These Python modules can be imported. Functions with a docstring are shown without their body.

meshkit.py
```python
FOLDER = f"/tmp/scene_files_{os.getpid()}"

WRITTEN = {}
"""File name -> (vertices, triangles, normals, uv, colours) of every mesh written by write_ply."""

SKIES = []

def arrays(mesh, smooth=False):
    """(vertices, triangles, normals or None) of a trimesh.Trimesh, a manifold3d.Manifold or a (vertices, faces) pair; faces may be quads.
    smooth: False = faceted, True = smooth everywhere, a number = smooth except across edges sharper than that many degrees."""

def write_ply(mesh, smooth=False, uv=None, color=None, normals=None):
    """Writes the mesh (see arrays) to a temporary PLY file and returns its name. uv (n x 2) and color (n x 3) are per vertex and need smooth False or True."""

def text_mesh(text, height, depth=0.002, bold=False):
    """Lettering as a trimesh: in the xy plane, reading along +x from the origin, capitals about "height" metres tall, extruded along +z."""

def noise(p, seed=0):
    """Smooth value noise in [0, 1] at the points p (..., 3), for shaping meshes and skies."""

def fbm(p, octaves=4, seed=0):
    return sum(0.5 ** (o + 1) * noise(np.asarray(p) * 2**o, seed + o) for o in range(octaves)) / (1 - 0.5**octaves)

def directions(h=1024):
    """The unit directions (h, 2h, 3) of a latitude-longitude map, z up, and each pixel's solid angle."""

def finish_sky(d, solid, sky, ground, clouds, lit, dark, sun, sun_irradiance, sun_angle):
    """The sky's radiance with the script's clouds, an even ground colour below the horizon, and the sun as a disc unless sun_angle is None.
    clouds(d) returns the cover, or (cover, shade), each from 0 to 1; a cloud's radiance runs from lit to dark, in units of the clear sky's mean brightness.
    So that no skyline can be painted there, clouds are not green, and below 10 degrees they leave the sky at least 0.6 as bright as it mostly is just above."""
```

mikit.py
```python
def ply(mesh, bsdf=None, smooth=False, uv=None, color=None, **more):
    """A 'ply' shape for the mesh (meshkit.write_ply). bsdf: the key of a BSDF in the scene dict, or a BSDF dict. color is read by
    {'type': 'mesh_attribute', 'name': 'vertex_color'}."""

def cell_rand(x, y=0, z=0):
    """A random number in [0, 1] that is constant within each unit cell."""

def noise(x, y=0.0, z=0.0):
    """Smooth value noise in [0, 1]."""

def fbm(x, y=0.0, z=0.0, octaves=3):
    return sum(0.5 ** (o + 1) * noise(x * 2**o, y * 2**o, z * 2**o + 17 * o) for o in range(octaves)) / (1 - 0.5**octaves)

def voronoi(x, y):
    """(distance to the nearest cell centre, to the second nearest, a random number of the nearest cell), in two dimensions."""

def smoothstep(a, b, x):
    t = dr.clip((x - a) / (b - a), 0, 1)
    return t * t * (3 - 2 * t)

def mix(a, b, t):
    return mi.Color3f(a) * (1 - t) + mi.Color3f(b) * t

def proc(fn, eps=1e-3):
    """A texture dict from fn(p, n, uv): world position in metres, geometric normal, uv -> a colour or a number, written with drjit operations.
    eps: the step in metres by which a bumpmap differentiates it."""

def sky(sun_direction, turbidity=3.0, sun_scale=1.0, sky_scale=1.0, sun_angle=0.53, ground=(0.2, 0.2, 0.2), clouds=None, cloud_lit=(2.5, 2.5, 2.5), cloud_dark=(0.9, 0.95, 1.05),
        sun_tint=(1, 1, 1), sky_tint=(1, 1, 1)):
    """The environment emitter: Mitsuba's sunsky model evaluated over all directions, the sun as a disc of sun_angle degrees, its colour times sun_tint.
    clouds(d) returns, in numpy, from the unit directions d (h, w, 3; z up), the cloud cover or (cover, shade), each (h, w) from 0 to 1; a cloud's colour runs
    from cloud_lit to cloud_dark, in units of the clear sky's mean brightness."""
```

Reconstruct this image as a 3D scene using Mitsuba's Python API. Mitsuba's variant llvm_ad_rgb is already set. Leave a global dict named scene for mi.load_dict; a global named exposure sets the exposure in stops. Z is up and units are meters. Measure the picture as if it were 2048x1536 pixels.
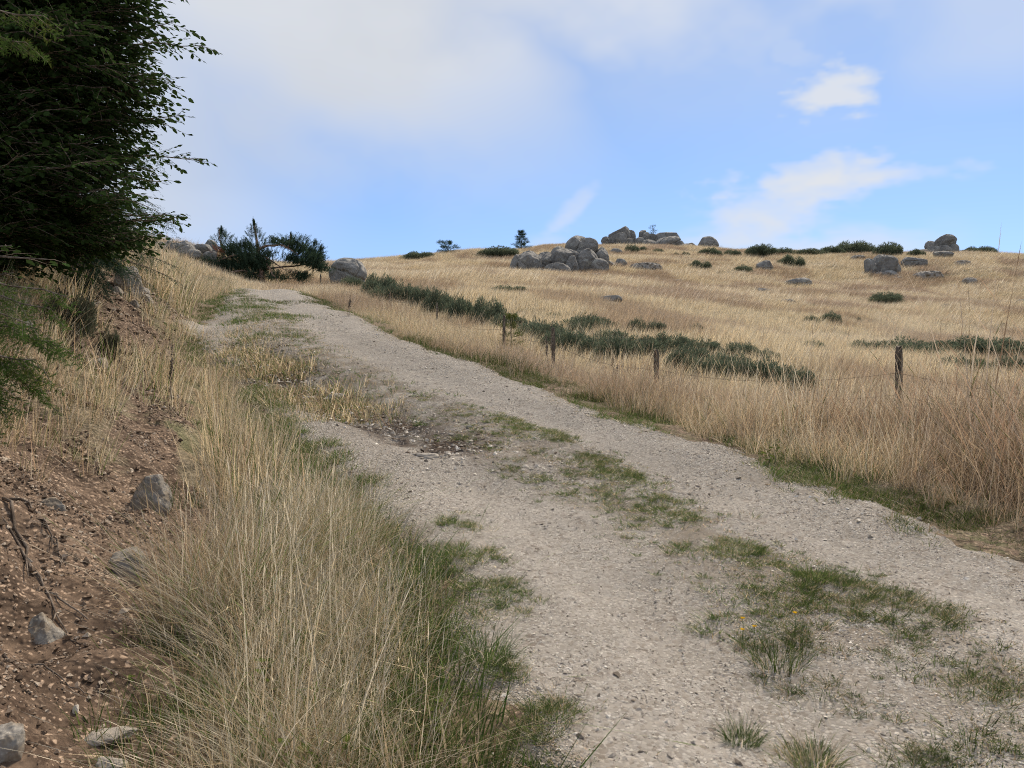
import math
import numpy as np
import trimesh
import drjit as dr
import mitsuba as mi
import mikit
import meshkit
from scipy.interpolate import RBFInterpolator, PchipInterpolator
from scipy.ndimage import map_coordinates, spline_filter

T = mi.ScalarTransform4f
scene, labels = {}, {}

# ------------------------------------------------------------------ camera
CAM_Z = 1.65
PITCH = math.radians(-1.71)
scene['camera'] = {
    'type': 'perspective', 'fov': 65.0, 'fov_axis': 'x', 'near_clip': 0.05, 'far_clip': 3000.0,
    'to_world': T().look_at(origin=[0, 0, CAM_Z], target=[0, math.cos(PITCH), CAM_Z + math.sin(PITCH)], up=[0, 0, 1]),
}

# ------------------------------------------------------------------ sky: thin cloud over the sun, blue gaps low over the hill
SUN = (0.30, 0.58, 0.76)
exposure = 2.35


def sky_clouds(d):
    az = np.degrees(np.arctan2(d[..., 0], d[..., 1]))
    el = np.degrees(np.arcsin(np.clip(d[..., 2], -1, 1)))
    q = np.stack([az / 9.0, el / 6.0, np.zeros_like(az)], -1)
    n1 = meshkit.fbm(q, 5, 3)
    n2 = meshkit.fbm(q * 2.7 + 5.0, 5, 8)
    n4 = meshkit.fbm(np.stack([az / 1.5 + el / 1.3, el / .55, 0 * az + 4], -1), 4, 33)
    n3 = meshkit.fbm(np.stack([az / 3.2 + el / 2.2, el / 0.9, 0 * az], -1), 4, 21)
    sm = lambda a, b, x: (lambda t: t * t * (3 - 2 * t))(np.clip((x - a) / (b - a), 0, 1))

    def blob(a0, e0, ra, re, rot=0.0, soft=1.0, amt=1.0, nz=1.3):
        c, s = math.cos(math.radians(rot)), math.sin(math.radians(rot))
        u, v = az - a0, el - e0
        u, v = (u * c + v * s) / ra, (-u * s + v * c) / re
        r = np.sqrt(u * u + v * v) + (n2 - 0.5) * nz + (n4 - 0.5) * 1.1
        return amt * (1 - sm(1 - 0.7 * soft, 1 + 0.5 * soft, r))

    # the big soft bank of cloud on the left, its edge running up to the right and its lower edge thinning to haze
    edge = az - (4.0 + (el - 20) * 0.10) + (n1 - 0.5) * 11
    low = el - (14.0 - 0.12 * (az + 14)) + (n1 - 0.5) * 9
    big = (1 - sm(-11.0, 8.5, edge)) * sm(-6.5, 8.5, low)
    haze = 0.85 * (1 - sm(-27, -8, az)) * sm(3.0, 10, el)
    top = 0.80 * sm(17.0, 27.0, el + (n1 - 0.5) * 12)
    right = 0.50 * sm(19, 30, az + (n1 - 0.5) * 12) * sm(13, 19, el)
    veil = 0.28 * sm(9, 24, el) * n1 * 2
    puff = blob(21.3, 16.9, 2.6, 1.45, 10, 1.0, 0.92, 1.9)
    tail = blob(18.8, 19.8, 2.6, .8, -28, 1.2, 0.4, 1.4)
    long_ = blob(20.0, 11.8, 5.6, 1.5, 6, .8, 0.9, 1.9)
    arm = blob(23.6, 11.6, 4.7, 0.7, 1, 1.0, 0.9, 1.0)
    skirt = blob(16.6, 9.2, 4.4, 2.2, 18, 1.2, 0.85, 1.6)
    wisp = blob(3.9, 10.0, 2.9, 0.6, 42, 1.1, 0.5, 1.9)
    wisp2 = blob(2.4, 8.0, 2.3, 0.9, 30, 1.2, 0.4, 1.4)
    foot = 0.62 * (1 - sm(7.4, 9.0, el + (n3 - .5) * 2)) * sm(6, 11, az) * (1 - sm(24, 31, az))
    streak = 0.35 + .6 * n3 + .6 * n4
    view = np.maximum.reduce([big, haze, top, right, veil, puff, tail, long_ * streak, arm * streak, skirt * streak, wisp * streak, wisp2 * streak, foot])
    # everywhere else: an overcast like the one overhead
    over = 0.80 + 0.2 * n1
    out = np.maximum(sm(33, 60, np.abs(az)), sm(29, 42, el))
    cover = np.clip(view * (1 - out) + over * out, 0, 1)
    shade = np.clip(0.25 + 0.9 * (n1 - 0.35), 0, 1) * np.clip(big + haze, 0, 1) + 0.45 * out
    return cover, np.clip(shade, 0, 1)


scene['sky'] = mikit.sky(SUN, turbidity=2.2, sun_scale=0.66, sky_scale=1.0, sun_angle=10, ground=(0.22, 0.18, 0.12),
                         clouds=sky_clouds, cloud_lit=(2.25, 2.34, 2.50), cloud_dark=(1.80, 1.90, 2.08), sky_tint=(.655, .725, .885))

# ------------------------------------------------------------------ the lie of the land
rng = np.random.default_rng(7)


def knots(pairs):
    a = np.array(pairs, float)
    f = PchipInterpolator(a[:, 0], a[:, 1], extrapolate=True)
    return lambda y: f(np.clip(y, a[0, 0], a[-1, 0]))


track_left = knots([(-12, 1.6), (-4, 1.0), (0, .35), (2.4, .06), (3.85, -.2), (4.7, -.38), (5.3, -.85), (6, -1.3), (7.3, -2.0), (9, -2.65), (10.8, -3.5), (13, -5.0), (16, -6.4), (20, -7.5), (23, -8.2), (28, -9.4), (36, -12.5)])
track_right = knots([(-12, 9.5), (-4, 6.6), (0, 4.9), (2.5, 3.95), (4.9, 2.95), (7.8, 1.75), (10, .55), (13, -1.2), (18, -3.5), (23, -5.6), (28, -7.4), (36, -10.0)])
bank_toe = knots([(-12, 1.2), (0, -.35), (2.4, -1.0), (4.6, -1.75), (6.5, -2.5), (8, -3.05), (11, -4.3), (14, -5.6), (20, -7.95), (26, -10.3), (30, -12.3), (36, -15.5), (50, -22)])
bank_height = knots([(-12, 1.5), (0, 1.6), (5, 1.5), (9, 1.35), (14, 1.4), (19, 1.35), (22, 1.45), (26, 1.65), (30, 1.15), (33, .3), (37, 0), (60, 0)])
track_z = knots([(-30, -2.4), (-12, -1.05), (0, .02), (2.7, .27), (4.9, .49), (7.8, .87), (10.5, 1.3), (13, 1.81), (18, 2.62), (23, 3.38), (28, 4.05), (34, 4.55), (42, 5.5), (60, 8.3), (90, 12.0)])

_pts = []
for y in (-30, -20, -12, -6, 0, 2.7, 4.9, 7.8, 10.5, 13, 18, 23, 28, 34):
    yy = min(max(y, -12), 36)
    for f in (-.05, .5, 1.05):
        x = float(track_left(yy) * (1 - f) + track_right(yy) * f) - (.45 * (y + 12) if y < -12 else 0)
        _pts.append((x, y, float(track_z(y))))
for x, y in ((-6, 0), (-9, 8), (-13, 14), (-18, 20), (-22, 26)):     # ground behind the bank, its height added later
    _pts.append((x, y, float(track_z(y)) + .15))
_pts += [
    # grass strip and fence line
    (5.3, 2, .15), (5.5, 7, .55), (5.3, 11, .78), (3.0, 11, .86), (2.7, 15, .82), (1.0, 15, 1.12), (0.2, 20, 1.55), (-2.4, 26, 2.55), (-4.5, 30, 3.3),
    # the hollow behind the fence
    (9, 7, .15), (8, 13, .55), (6.5, 17, 1.0), (3.8, 22, 1.95), (0.8, 28, 3.0), (-2, 33, 4.0), (13, 18, .65), (16, 25, 1.3), (12, 4, -.5), (10, -8, -1.6), (20, 8, -.4), (22, -10, -2.2),
    # the hillside
    (9, 30, 2.5), (22, 36, 2.3), (5, 40, 4.6), (19, 60, 6.1), (35, 60, 5.5), (-4, 55, 7.2), (4, 80, 10.4), (14, 92, 13.0), (37, 80, 9.0), (48, 90, 12.0), (58, 100, 14.3), (50, 45, 2.4), (75, 70, 6.0),
    (-13, 50, 6.7), (-17, 75, 10.2), (-16, 85, 11.6), (-7.7, 100, 14.7), (5.5, 115, 17.7), (22, 128, 19.5), (37, 125, 18.6), (50, 120, 17.4), (66, 115, 16.5), (80, 112, 16.0), (110, 110, 15.5),
    (28, 112, 16.0), (42, 108, 15.2), (8, 98, 14.3), (-10, 42, 5.3), (-13, 42, 5.5), (-11.5, 37, 4.95), (-20, 42, 7.6), (-16.6, 41.5, 7.0), (-18, 47, 7.9), (-30, 60, 8.6), (-24, 45, 8.4), (-45, 60, 9.5), (-45, 90, 12.5), (-40, 25, 5.5), (-40, 0, 3.0), (-40, -25, 1.0),
    # beyond the skyline the ground rounds over
    (-22, 120, 13.0), (-10, 130, 16.0), (5, 145, 18.6), (22, 155, 20.0), (45, 150, 18.5), (70, 145, 16.8), (100, 145, 16.0), (-45, 140, 12.0), (20, 190, 17.0), (70, 190, 14.0), (-40, 190, 9.0), (120, 180, 12.0), (120, 40, 1.5), (120, -20, -4.0), (60, -25, -4.2), (20, -30, -4.4),
]
_pts = np.array(_pts)
_rbf = RBFInterpolator(_pts[:, :2], _pts[:, 2], kernel='thin_plate_spline', smoothing=.02)
GX0, GX1, GY0, GY1, GS = -60.0, 140.0, -32.0, 200.0, 0.5
_gx, _gy = np.arange(GX0, GX1 + .01, GS), np.arange(GY0, GY1 + .01, GS)
_c = np.array(np.meshgrid(np.arange(GX0, GX1 + .1, 2.0), np.arange(GY0, GY1 + .1, 2.0), indexing='ij'))
_coarse = _rbf(_c.reshape(2, -1).T).reshape(_c.shape[1:])
_coef = spline_filter(_coarse, order=3)


def base_h(x, y):
    return map_coordinates(_coef, [(np.clip(x, GX0, GX1) - GX0) / 2.0, (np.clip(y, GY0, GY1) - GY0) / 2.0], order=3, prefilter=False, mode='nearest')


def sstep(a, b, x):
    t = np.clip((x - a) / (b - a), 0, 1)
    return t * t * (3 - 2 * t)


def xyz(x, y, s=1.0, z=0.0):
    x = np.asarray(x, float)
    return np.stack([x * s, np.asarray(y, float) * s, np.zeros_like(x) + z], -1)


def on_track(x, y):
    """metres inside the gravel (negative outside), with a ragged edge"""
    n = (meshkit.fbm(xyz(x, y, 1.1), 3, 5) - .5) * .75 + (meshkit.fbm(xyz(x, y, 5.0), 2, 6) - .5) * .25
    return np.minimum(x - track_left(y), track_right(y) - x) + n


def bank_b(x, y):
    """metres left of the bank's toe"""
    wob = (meshkit.fbm(xyz(x, y, .55), 3, 31) - .5) * .9 * sstep(0, 2, np.asarray(y, float))
    return bank_toe(y) - x + wob


def H(x, y):
    """height of the bare ground"""
    x, y = np.asarray(x, float), np.asarray(y, float)
    b = bank_b(x, y)
    near = sstep(70, 25, np.hypot(x, y))
    ridge = meshkit.fbm(xyz(x, y, .9), 3, 41)
    rise = sstep(-.25, 2.9, b) + .02 * np.clip(b - 2.6, 0, 4)
    lumps = (ridge - .5) * .55 * sstep(0, .8, b) * sstep(5, 1.8, b)
    ditch = -.10 * np.exp(-((b + .25) / .45) ** 2)
    z = base_h(x, y) + (bank_height(y) * rise + (lumps + ditch) * np.clip(bank_height(y), 0, 1))
    off = sstep(0.3, -1.2, np.minimum(x - track_left(y), track_right(y) - x))
    z = z + off * ((meshkit.fbm(xyz(x, y, .45), 3, 51) - .5) * .30 + (meshkit.fbm(xyz(x, y, 2.2), 3, 52) - .5) * .09 * near)
    z = z + off * (1 - near) * (meshkit.fbm(xyz(x, y, .12), 3, 53) - .5) * 1.1
    return z


def wash_x(y):
    return np.where(y < 10.5, -2.75 + (10.5 - y) * .72, -2.75 - (y - 10.5) * .55)


def rut(x, y):
    """wheel ruts, the crown between them and small relief of the gravel"""
    l, r = track_left(y), track_right(y)
    mid = r - 1.75 - .35 * sstep(7, 12, y)
    a, c = mid - .95, mid + .85
    z = -.05 * np.exp(-((x - a) / .40) ** 2) - .055 * np.exp(-((x - c) / .40) ** 2)
    z = z + (meshkit.fbm(xyz(x, y, 1.3), 3, 61) - .5) * .07 + (meshkit.fbm(xyz(x, y, 7.0), 3, 62) - .5) * .022
    return z - .12 * np.exp(-((x - wash_x(y)) / .45) ** 2) * sstep(6.8, 8.2, y) * sstep(14, 11.5, y)      # gully washed out by rain


def TZ(x, y):
    """height of the gravel surface"""
    return H(x, y) + .05 - .12 * sstep(.25, -.25, on_track(x, y)) + rut(x, y)


def median_x(y):
    return track_right(y) - 1.75 - .35 * sstep(7, 12, y)


def GZ(x, y):
    """top of whatever ground shows"""
    return np.maximum(H(x, y), np.where((y > -8) & (y < 34), TZ(x, y), -99))


# ------------------------------------------------------------------ materials
noise, fbm, voronoi, cell_rand, smoothstep, mix, proc = mikit.noise, mikit.fbm, mikit.voronoi, mikit.cell_rand, mikit.smoothstep, mikit.mix, mikit.proc


def two(d):
    return {'type': 'twosided', 'bsdf': d}


def matte(fn, rough=.9, bump=None, scale=.01, eps=2e-3, spec=.25):
    d = {'type': 'principled', 'base_color': proc(fn), 'roughness': rough, 'specular': spec}
    if bump is not None:
        d = {'type': 'bumpmap', 'arbitrary': proc(bump, eps), 'scale': scale, 'bsdf': d}
    return two(d)


def ground_col(p, n, uv):
    # uv.x: bare reddish earth (1) or turf and thatch (0)
    f = fbm(p.x * 1.7, p.y * 1.7, p.z * 1.7, 4)
    g = fbm(p.x * 14, p.y * 14, p.z * 14, 3)
    k = noise(p.x * 70, p.y * 70, p.z * 70)
    thatch = mix((.11, .093, .062), (.24, .203, .145), smoothstep(.3, .7, g * .6 + k * .4))
    thatch = mix(thatch, (.085, .10, .045), smoothstep(.48, .66, f) * .6)
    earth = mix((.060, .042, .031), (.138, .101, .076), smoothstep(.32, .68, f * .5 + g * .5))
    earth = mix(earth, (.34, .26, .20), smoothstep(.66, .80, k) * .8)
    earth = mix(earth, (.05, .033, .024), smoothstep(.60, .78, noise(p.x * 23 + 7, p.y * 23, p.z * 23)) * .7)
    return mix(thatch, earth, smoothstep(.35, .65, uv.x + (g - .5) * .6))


def ground_bump(p, n, uv):
    return fbm(p.x * 11, p.y * 11, p.z * 11, 3) * 1.5 + noise(p.x * 55, p.y * 55, p.z * 55) * .4


def track_col(p, n, uv):
    f = fbm(p.x * .9, p.y * .9, 0, 4)
    g = fbm(p.x * 9, p.y * 9, 3, 3)
    d1, d2, w = voronoi(p.x * 62, p.y * 62)
    e1, e2, u = voronoi(p.x * 27 + 9, p.y * 27)
    sand = mix((.23, .212, .19), (.345, .322, .294), smoothstep(.25, .75, f * .55 + g * .45))
    grain = mix((.115, .10, .086), (.53, .505, .465), w)
    c = mix(sand, grain, .75 * smoothstep(.06, .22, d2 - d1))
    c = mix(c, mix((.11, .088, .07), (.36, .335, .305), u), .8 * smoothstep(.10, .25, e2 - e1) * smoothstep(.55, .75, g))
    dark = smoothstep(.40, .60, fbm(p.x * 4.1 + 2, p.y * 2.2, 7, 4)) * uv.x          # uv.x: brown litter washed into the gully
    c = mix(c, (.072, .052, .042), dark * .85)
    soil = smoothstep(.36, .58, fbm(p.x * 5 + 4, p.y * 5, 2, 4)) * uv.y            # uv.y: soil showing between the stones of the crown and edges
    return mix(c, mix((.10, .08, .058), (.19, .155, .115), k3(p)), soil * .62)


def k3(p):
    return noise(p.x * 45, p.y * 45, p.z * 45)


def track_bump(p, n, uv):
    d1, d2, w = voronoi(p.x * 62, p.y * 62)
    return smoothstep(0, .35, d2 - d1) * (.4 + .6 * w) + fbm(p.x * 8, p.y * 8, 1, 3) * 1.5


def stone_col(p, n, uv):
    r = uv.x
    c = mix((.14, .12, .10), (.32, .295, .265), smoothstep(.0, .35, r))
    c = mix(c, (.58, .555, .515), smoothstep(.5, .95, r))
    return c * (.8 + .4 * noise(p.x * 220, p.y * 220, p.z * 220))


def bank_stone_col(p, n, uv):
    r = uv.x
    c = mix((.08, .057, .042), (.20, .155, .12), smoothstep(.0, .5, r))
    c = mix(c, (.40, .35, .295), smoothstep(.66, .98, r))
    return c * (.8 + .4 * noise(p.x * 150, p.y * 150, p.z * 150))


def granite_col(p, n, uv):
    # uv.x: a number of the boulder's own; uv.y: metres to one unit of grain (near stones are seen finer)
    s = uv.y
    q = p * s
    f = fbm(q.x * 1.3 + uv.x * 40, q.y * 1.3, q.z * 1.3, 4)
    g = fbm(q.x * 6, q.y * 6, q.z * 6 + uv.x * 20, 3)
    k = noise(q.x * 30, q.y * 30, q.z * 30)
    c = mix((.132, .134, .135), (.195, .197, .196), smoothstep(.3, .7, f))
    c = c * (.80 + .40 * g)
    c = mix(c, (.31, .305, .29), smoothstep(.60, .78, k) * .45)
    c = mix(c, (.070, .070, .070), smoothstep(.60, .76, fbm(q.x * 2.6 + 11, q.y * 2.6, q.z * 1.7, 4)) * .45)      # black lichen
    c = mix(c, (.30, .312, .285), smoothstep(.64, .72, fbm(q.x * 4.2 + 31, q.y * 4.2, q.z * 4.2 + uv.x * 9, 3)) * .40)   # pale lichen
    return c


def granite_bump(p, n, uv):
    q = p * uv.y
    return fbm(q.x * 7, q.y * 7, q.z * 7, 4) / uv.y


def pale_granite_col(p, n, uv):
    c = granite_col(p, n, uv)
    return mix(c, (.36, .32, .275), .45)


GRASS = [(.81, .70, .495), (.80, .745, .61), (.66, .50, .35), (.145, .205, .065), (.085, .145, .045), (.44, .35, .22)]


def palette(k, r, table):
    c = mi.Color3f(*table[0])
    for i in range(1, len(table)):
        c = mix(c, table[i], dr.select(k > i - .5, mi.Float(1), mi.Float(0)))
    return c


def grass_col(p, n, uv):
    # uv.x: a number of the blade's own; uv.y: its kind
    c = palette(uv.y, uv.x, GRASS)
    f = fbm(p.x * .22, p.y * .22, 5, 4)
    c = mix(c, c * mi.Color3f(.70, .65, .66), smoothstep(.47, .60, f))
    c = mix(c, c * mi.Color3f(1.06, 1.08, 1.14), smoothstep(.52, .62, fbm(p.x * .09 + 3, p.y * .16, 9, 3)))
    return c * (.36 + .80 * uv.x)


LEAF = [(.036, .066, .022), (.050, .083, .056), (.085, .145, .040), (.125, .158, .112), (.115, .115, .08), (.22, .095, .055), (.10, .13, .035), (.62, .42, .03)]


def leaf_col(p, n, uv):
    c = palette(uv.y, uv.x, LEAF)
    return c * (.65 + .7 * uv.x)


def bark_col(p, n, uv):
    f = fbm(p.x * 30, p.y * 30, p.z * 6, 4)
    return mix((.075, .06, .05), (.20, .17, .145), smoothstep(.3, .7, f))


def pine_bark_col(p, n, uv):
    f = fbm(p.x * 9, p.y * 9, p.z * 9, 4)
    return mix((.13, .085, .065), (.27, .20, .17), smoothstep(.3, .7, f))


def post_col(p, n, uv):
    f = fbm(p.x * 60, p.y * 60, p.z * 5, 4)
    g = fbm(p.x * 9, p.y * 9, p.z * 9, 3)
    c = mix((.040, .034, .030), (.15, .128, .11), smoothstep(.3, .72, f))
    return mix(c, (.21, .21, .175), smoothstep(.60, .70, g) * .5)


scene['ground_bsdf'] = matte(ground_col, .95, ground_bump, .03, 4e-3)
scene['track_bsdf'] = matte(track_col, .9, track_bump, .006, 3e-3)
scene['stone_bsdf'] = matte(stone_col, .85)
scene['bank_stone_bsdf'] = matte(bank_stone_col, .9)
scene['granite_bsdf'] = matte(granite_col, .88, granite_bump, .011, 8e-3)
scene['near_granite_bsdf'] = matte(lambda p, n, uv: mix(granite_col(p, n, uv) * 1.15, (.20, .165, .125), .20 + .5 * smoothstep(.45, .62, fbm(p.x * 16, p.y * 16, p.z * 16, 4))), .9, granite_bump, .06, 3e-3)
scene['pale_granite_bsdf'] = matte(pale_granite_col, .88, granite_bump, .03, 5e-3)
scene['litter_bsdf'] = matte(lambda p, n, uv: mix((.035, .025, .020), (.12, .088, .066), uv.x), .9)
scene['grass_bsdf'] = {'type': 'principledthin', 'base_color': proc(grass_col), 'roughness': .65, 'diff_trans': .9, 'eta': 1.3}
scene['leaf_bsdf'] = {'type': 'principledthin', 'base_color': proc(leaf_col), 'roughness': .42, 'diff_trans': .6, 'eta': 1.4}
scene['bark_bsdf'] = matte(bark_col, .95, lambda p, n, uv: fbm(p.x * 40, p.y * 40, p.z * 8, 3), .012)
scene['pine_bark_bsdf'] = matte(pine_bark_col, .95)
scene['post_bsdf'] = matte(post_col, .95, lambda p, n, uv: fbm(p.x * 70, p.y * 70, p.z * 6, 3), .006)
scene['wire_bsdf'] = two({'type': 'principled', 'base_color': {'type': 'rgb', 'value': [.11, .075, .055]}, 'roughness': .6, 'metallic': .5})


# ------------------------------------------------------------------ scene helpers
def add(key, mesh, bsdf, smooth=False, uv=None):
    scene[key] = mikit.ply(mesh, bsdf, smooth=smooth, uv=uv)
    return key


def label(key, text=None, cat=None, group=None, kind=None):
    labels[key] = {k: v for k, v in (('label', text), ('category', cat), ('group', group), ('kind', kind)) if v}


def numbered(name, taken={}):
    taken[name] = taken.get(name, -1) + 1
    return name if taken[name] == 0 else f'{name}_{taken[name]:03d}'


class Soup:
    """collects (vertices, triangles, uv) and makes them one mesh"""

    def __init__(self):
        self.v, self.f, self.u, self.n = [], [], [], 0

    def put(self, v, f, u):
        self.v.append(v)
        self.f.append(np.asarray(f) + self.n)
        self.u.append(np.broadcast_to(u, (len(v), 2)))
        self.n += len(v)

    def get(self):
        return (np.vstack(self.v), np.vstack(self.f)), np.vstack(self.u)

# ------------------------------------------------------------------ ground and track
def graded(stops):
    """coordinates from (position, step) stops, the step changing smoothly between them"""
    out = [stops[0][0]]
    while out[-1] < stops[-1][0]:
        out.append(out[-1] + float(np.interp(out[-1], [s[0] for s in stops], [s[1] for s in stops])))
    return np.array(out)


def sheet(X, Y, Z):
    n, m = X.shape
    i = np.arange(n * m).reshape(n, m)
    return np.stack([X, Y, Z], -1).reshape(-1, 3), np.stack([i[:-1, :-1], i[1:, :-1], i[1:, 1:], i[:-1, 1:]], -1).reshape(-1, 4)


gx = graded([(-1500, 250), (-300, 60), (-70, 4), (-16, .4), (-8, .12), (-4.5, .06), (-3.2, .045), (-1, .045), (0, .07), (1, .07), (6, .14), (20, .5), (80, 1.6), (140, 6), (300, 60), (1500, 250)])
gy = graded([(-1500, 250), (-200, 60), (-30, 3), (-3, .5), (1.5, .05), (5, .06), (8, .08), (14, .14), (32, .3), (60, .8), (140, 1.6), (200, 8), (400, 60), (1500, 250)])
X, Y = np.meshgrid(gx, gy, indexing='ij')
Z = H(X, Y) - .05 * np.clip(np.hypot(X, Y) - 190, 0, None)
b = bank_b(X, Y)
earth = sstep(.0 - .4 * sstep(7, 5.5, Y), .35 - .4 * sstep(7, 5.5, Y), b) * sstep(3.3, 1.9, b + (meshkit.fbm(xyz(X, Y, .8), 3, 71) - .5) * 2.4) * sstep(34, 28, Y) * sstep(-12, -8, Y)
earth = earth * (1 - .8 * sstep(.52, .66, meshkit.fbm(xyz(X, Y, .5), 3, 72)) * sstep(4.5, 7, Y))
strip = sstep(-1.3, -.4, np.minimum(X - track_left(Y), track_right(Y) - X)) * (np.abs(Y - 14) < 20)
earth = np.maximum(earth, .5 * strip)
clod = (meshkit.fbm(xyz(X, Y, 6.0), 3, 73) - .5) * .14 + (meshkit.fbm(xyz(X, Y, 2.0), 3, 74) - .5) * .24
Z = Z + clod * earth * sstep(16, 8, Y)
Z = Z - .30 * sstep(.25, .6, on_track(X, Y)) * ((Y > -8) & (Y < 33))
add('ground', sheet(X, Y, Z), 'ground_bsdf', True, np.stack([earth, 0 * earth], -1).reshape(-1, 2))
label('ground', 'dry rising hillside of grass and bare reddish earth', kind='structure')

ty = graded([(-10, .4), (1.5, .05), (7, .06), (14, .1), (33.5, .2)])
tu = np.linspace(-.06, 1.06, 110)
Yt = np.broadcast_to(ty[None], (len(tu), len(ty)))
Xt = track_left(Yt) - .5 + (track_right(Yt) - track_left(Yt) + 1.0) * tu[:, None]
wash = np.exp(-((Xt - wash_x(Yt) - .05) / .55) ** 2) * sstep(6.4, 7.6, Yt) * sstep(15, 11.5, Yt)
add('track', sheet(Xt, Yt, TZ(Xt, Yt)), 'track_bsdf', True, np.stack([wash, np.clip(np.exp(-((Xt - median_x(Yt)) / .42) ** 2) + sstep(.5, .0, on_track(Xt, Yt)), 0, 1)], -1).reshape(-1, 2))
label('track', 'pale gravel track with two wheel ruts climbing the hill', kind='structure')


# ------------------------------------------------------------------ gravel and scree
OCT_V = np.array([[1, 0, 0], [-1, 0, 0], [0, 1, 0], [0, -1, 0], [0, 0, 1], [0, 0, -1.0]])
OCT_F = np.array([[0, 2, 4], [2, 1, 4], [1, 3, 4], [3, 0, 4], [2, 0, 5], [1, 2, 5], [3, 1, 5], [0, 3, 5]])


def pebbles(x, y, z, size, flat=.6, r=None):
    r = r or np.random.default_rng(11)
    n = len(x)
    v = OCT_V[None] * (1 + r.uniform(-.38, .38, (n, 6, 1))) + r.uniform(-.22, .22, (n, 6, 3))
    v = v * (size[:, None] * r.uniform(.7, 1.3, (n, 3)))[:, None, :]
    v[..., 2] *= flat
    a, t = r.uniform(0, 6.283, n), r.normal(0, .3, n)
    ca, sa, ct, st = np.cos(a), np.sin(a), np.cos(t), np.sin(t)
    X = v[..., 0] * ct[:, None] + v[..., 2] * st[:, None]
    Zz = -v[..., 0] * st[:, None] + v[..., 2] * ct[:, None]
    out = np.stack([X * ca[:, None] - v[..., 1] * sa[:, None] + x[:, None], X * sa[:, None] + v[..., 1] * ca[:, None] + y[:, None], Zz + z[:, None]], -1)
    f = OCT_F[None] + (np.arange(n) * 6)[:, None, None]
    u = np.repeat(r.uniform(0, 1, n), 6)
    return (out.reshape(-1, 3), f.reshape(-1, 3)), np.stack([u, 0 * u], -1)


def scatter(n, x0, x1, y0, y1, density, r):
    """points of a box kept with the given probability"""
    x, y = r.uniform(x0, x1, n), r.uniform(y0, y1, n)
    k = r.uniform(0, 1, n) < density(x, y)
    return x[k], y[k]


def in_view(x, y, m=1.5):
    return np.abs(x) < .66 * y + m


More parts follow.
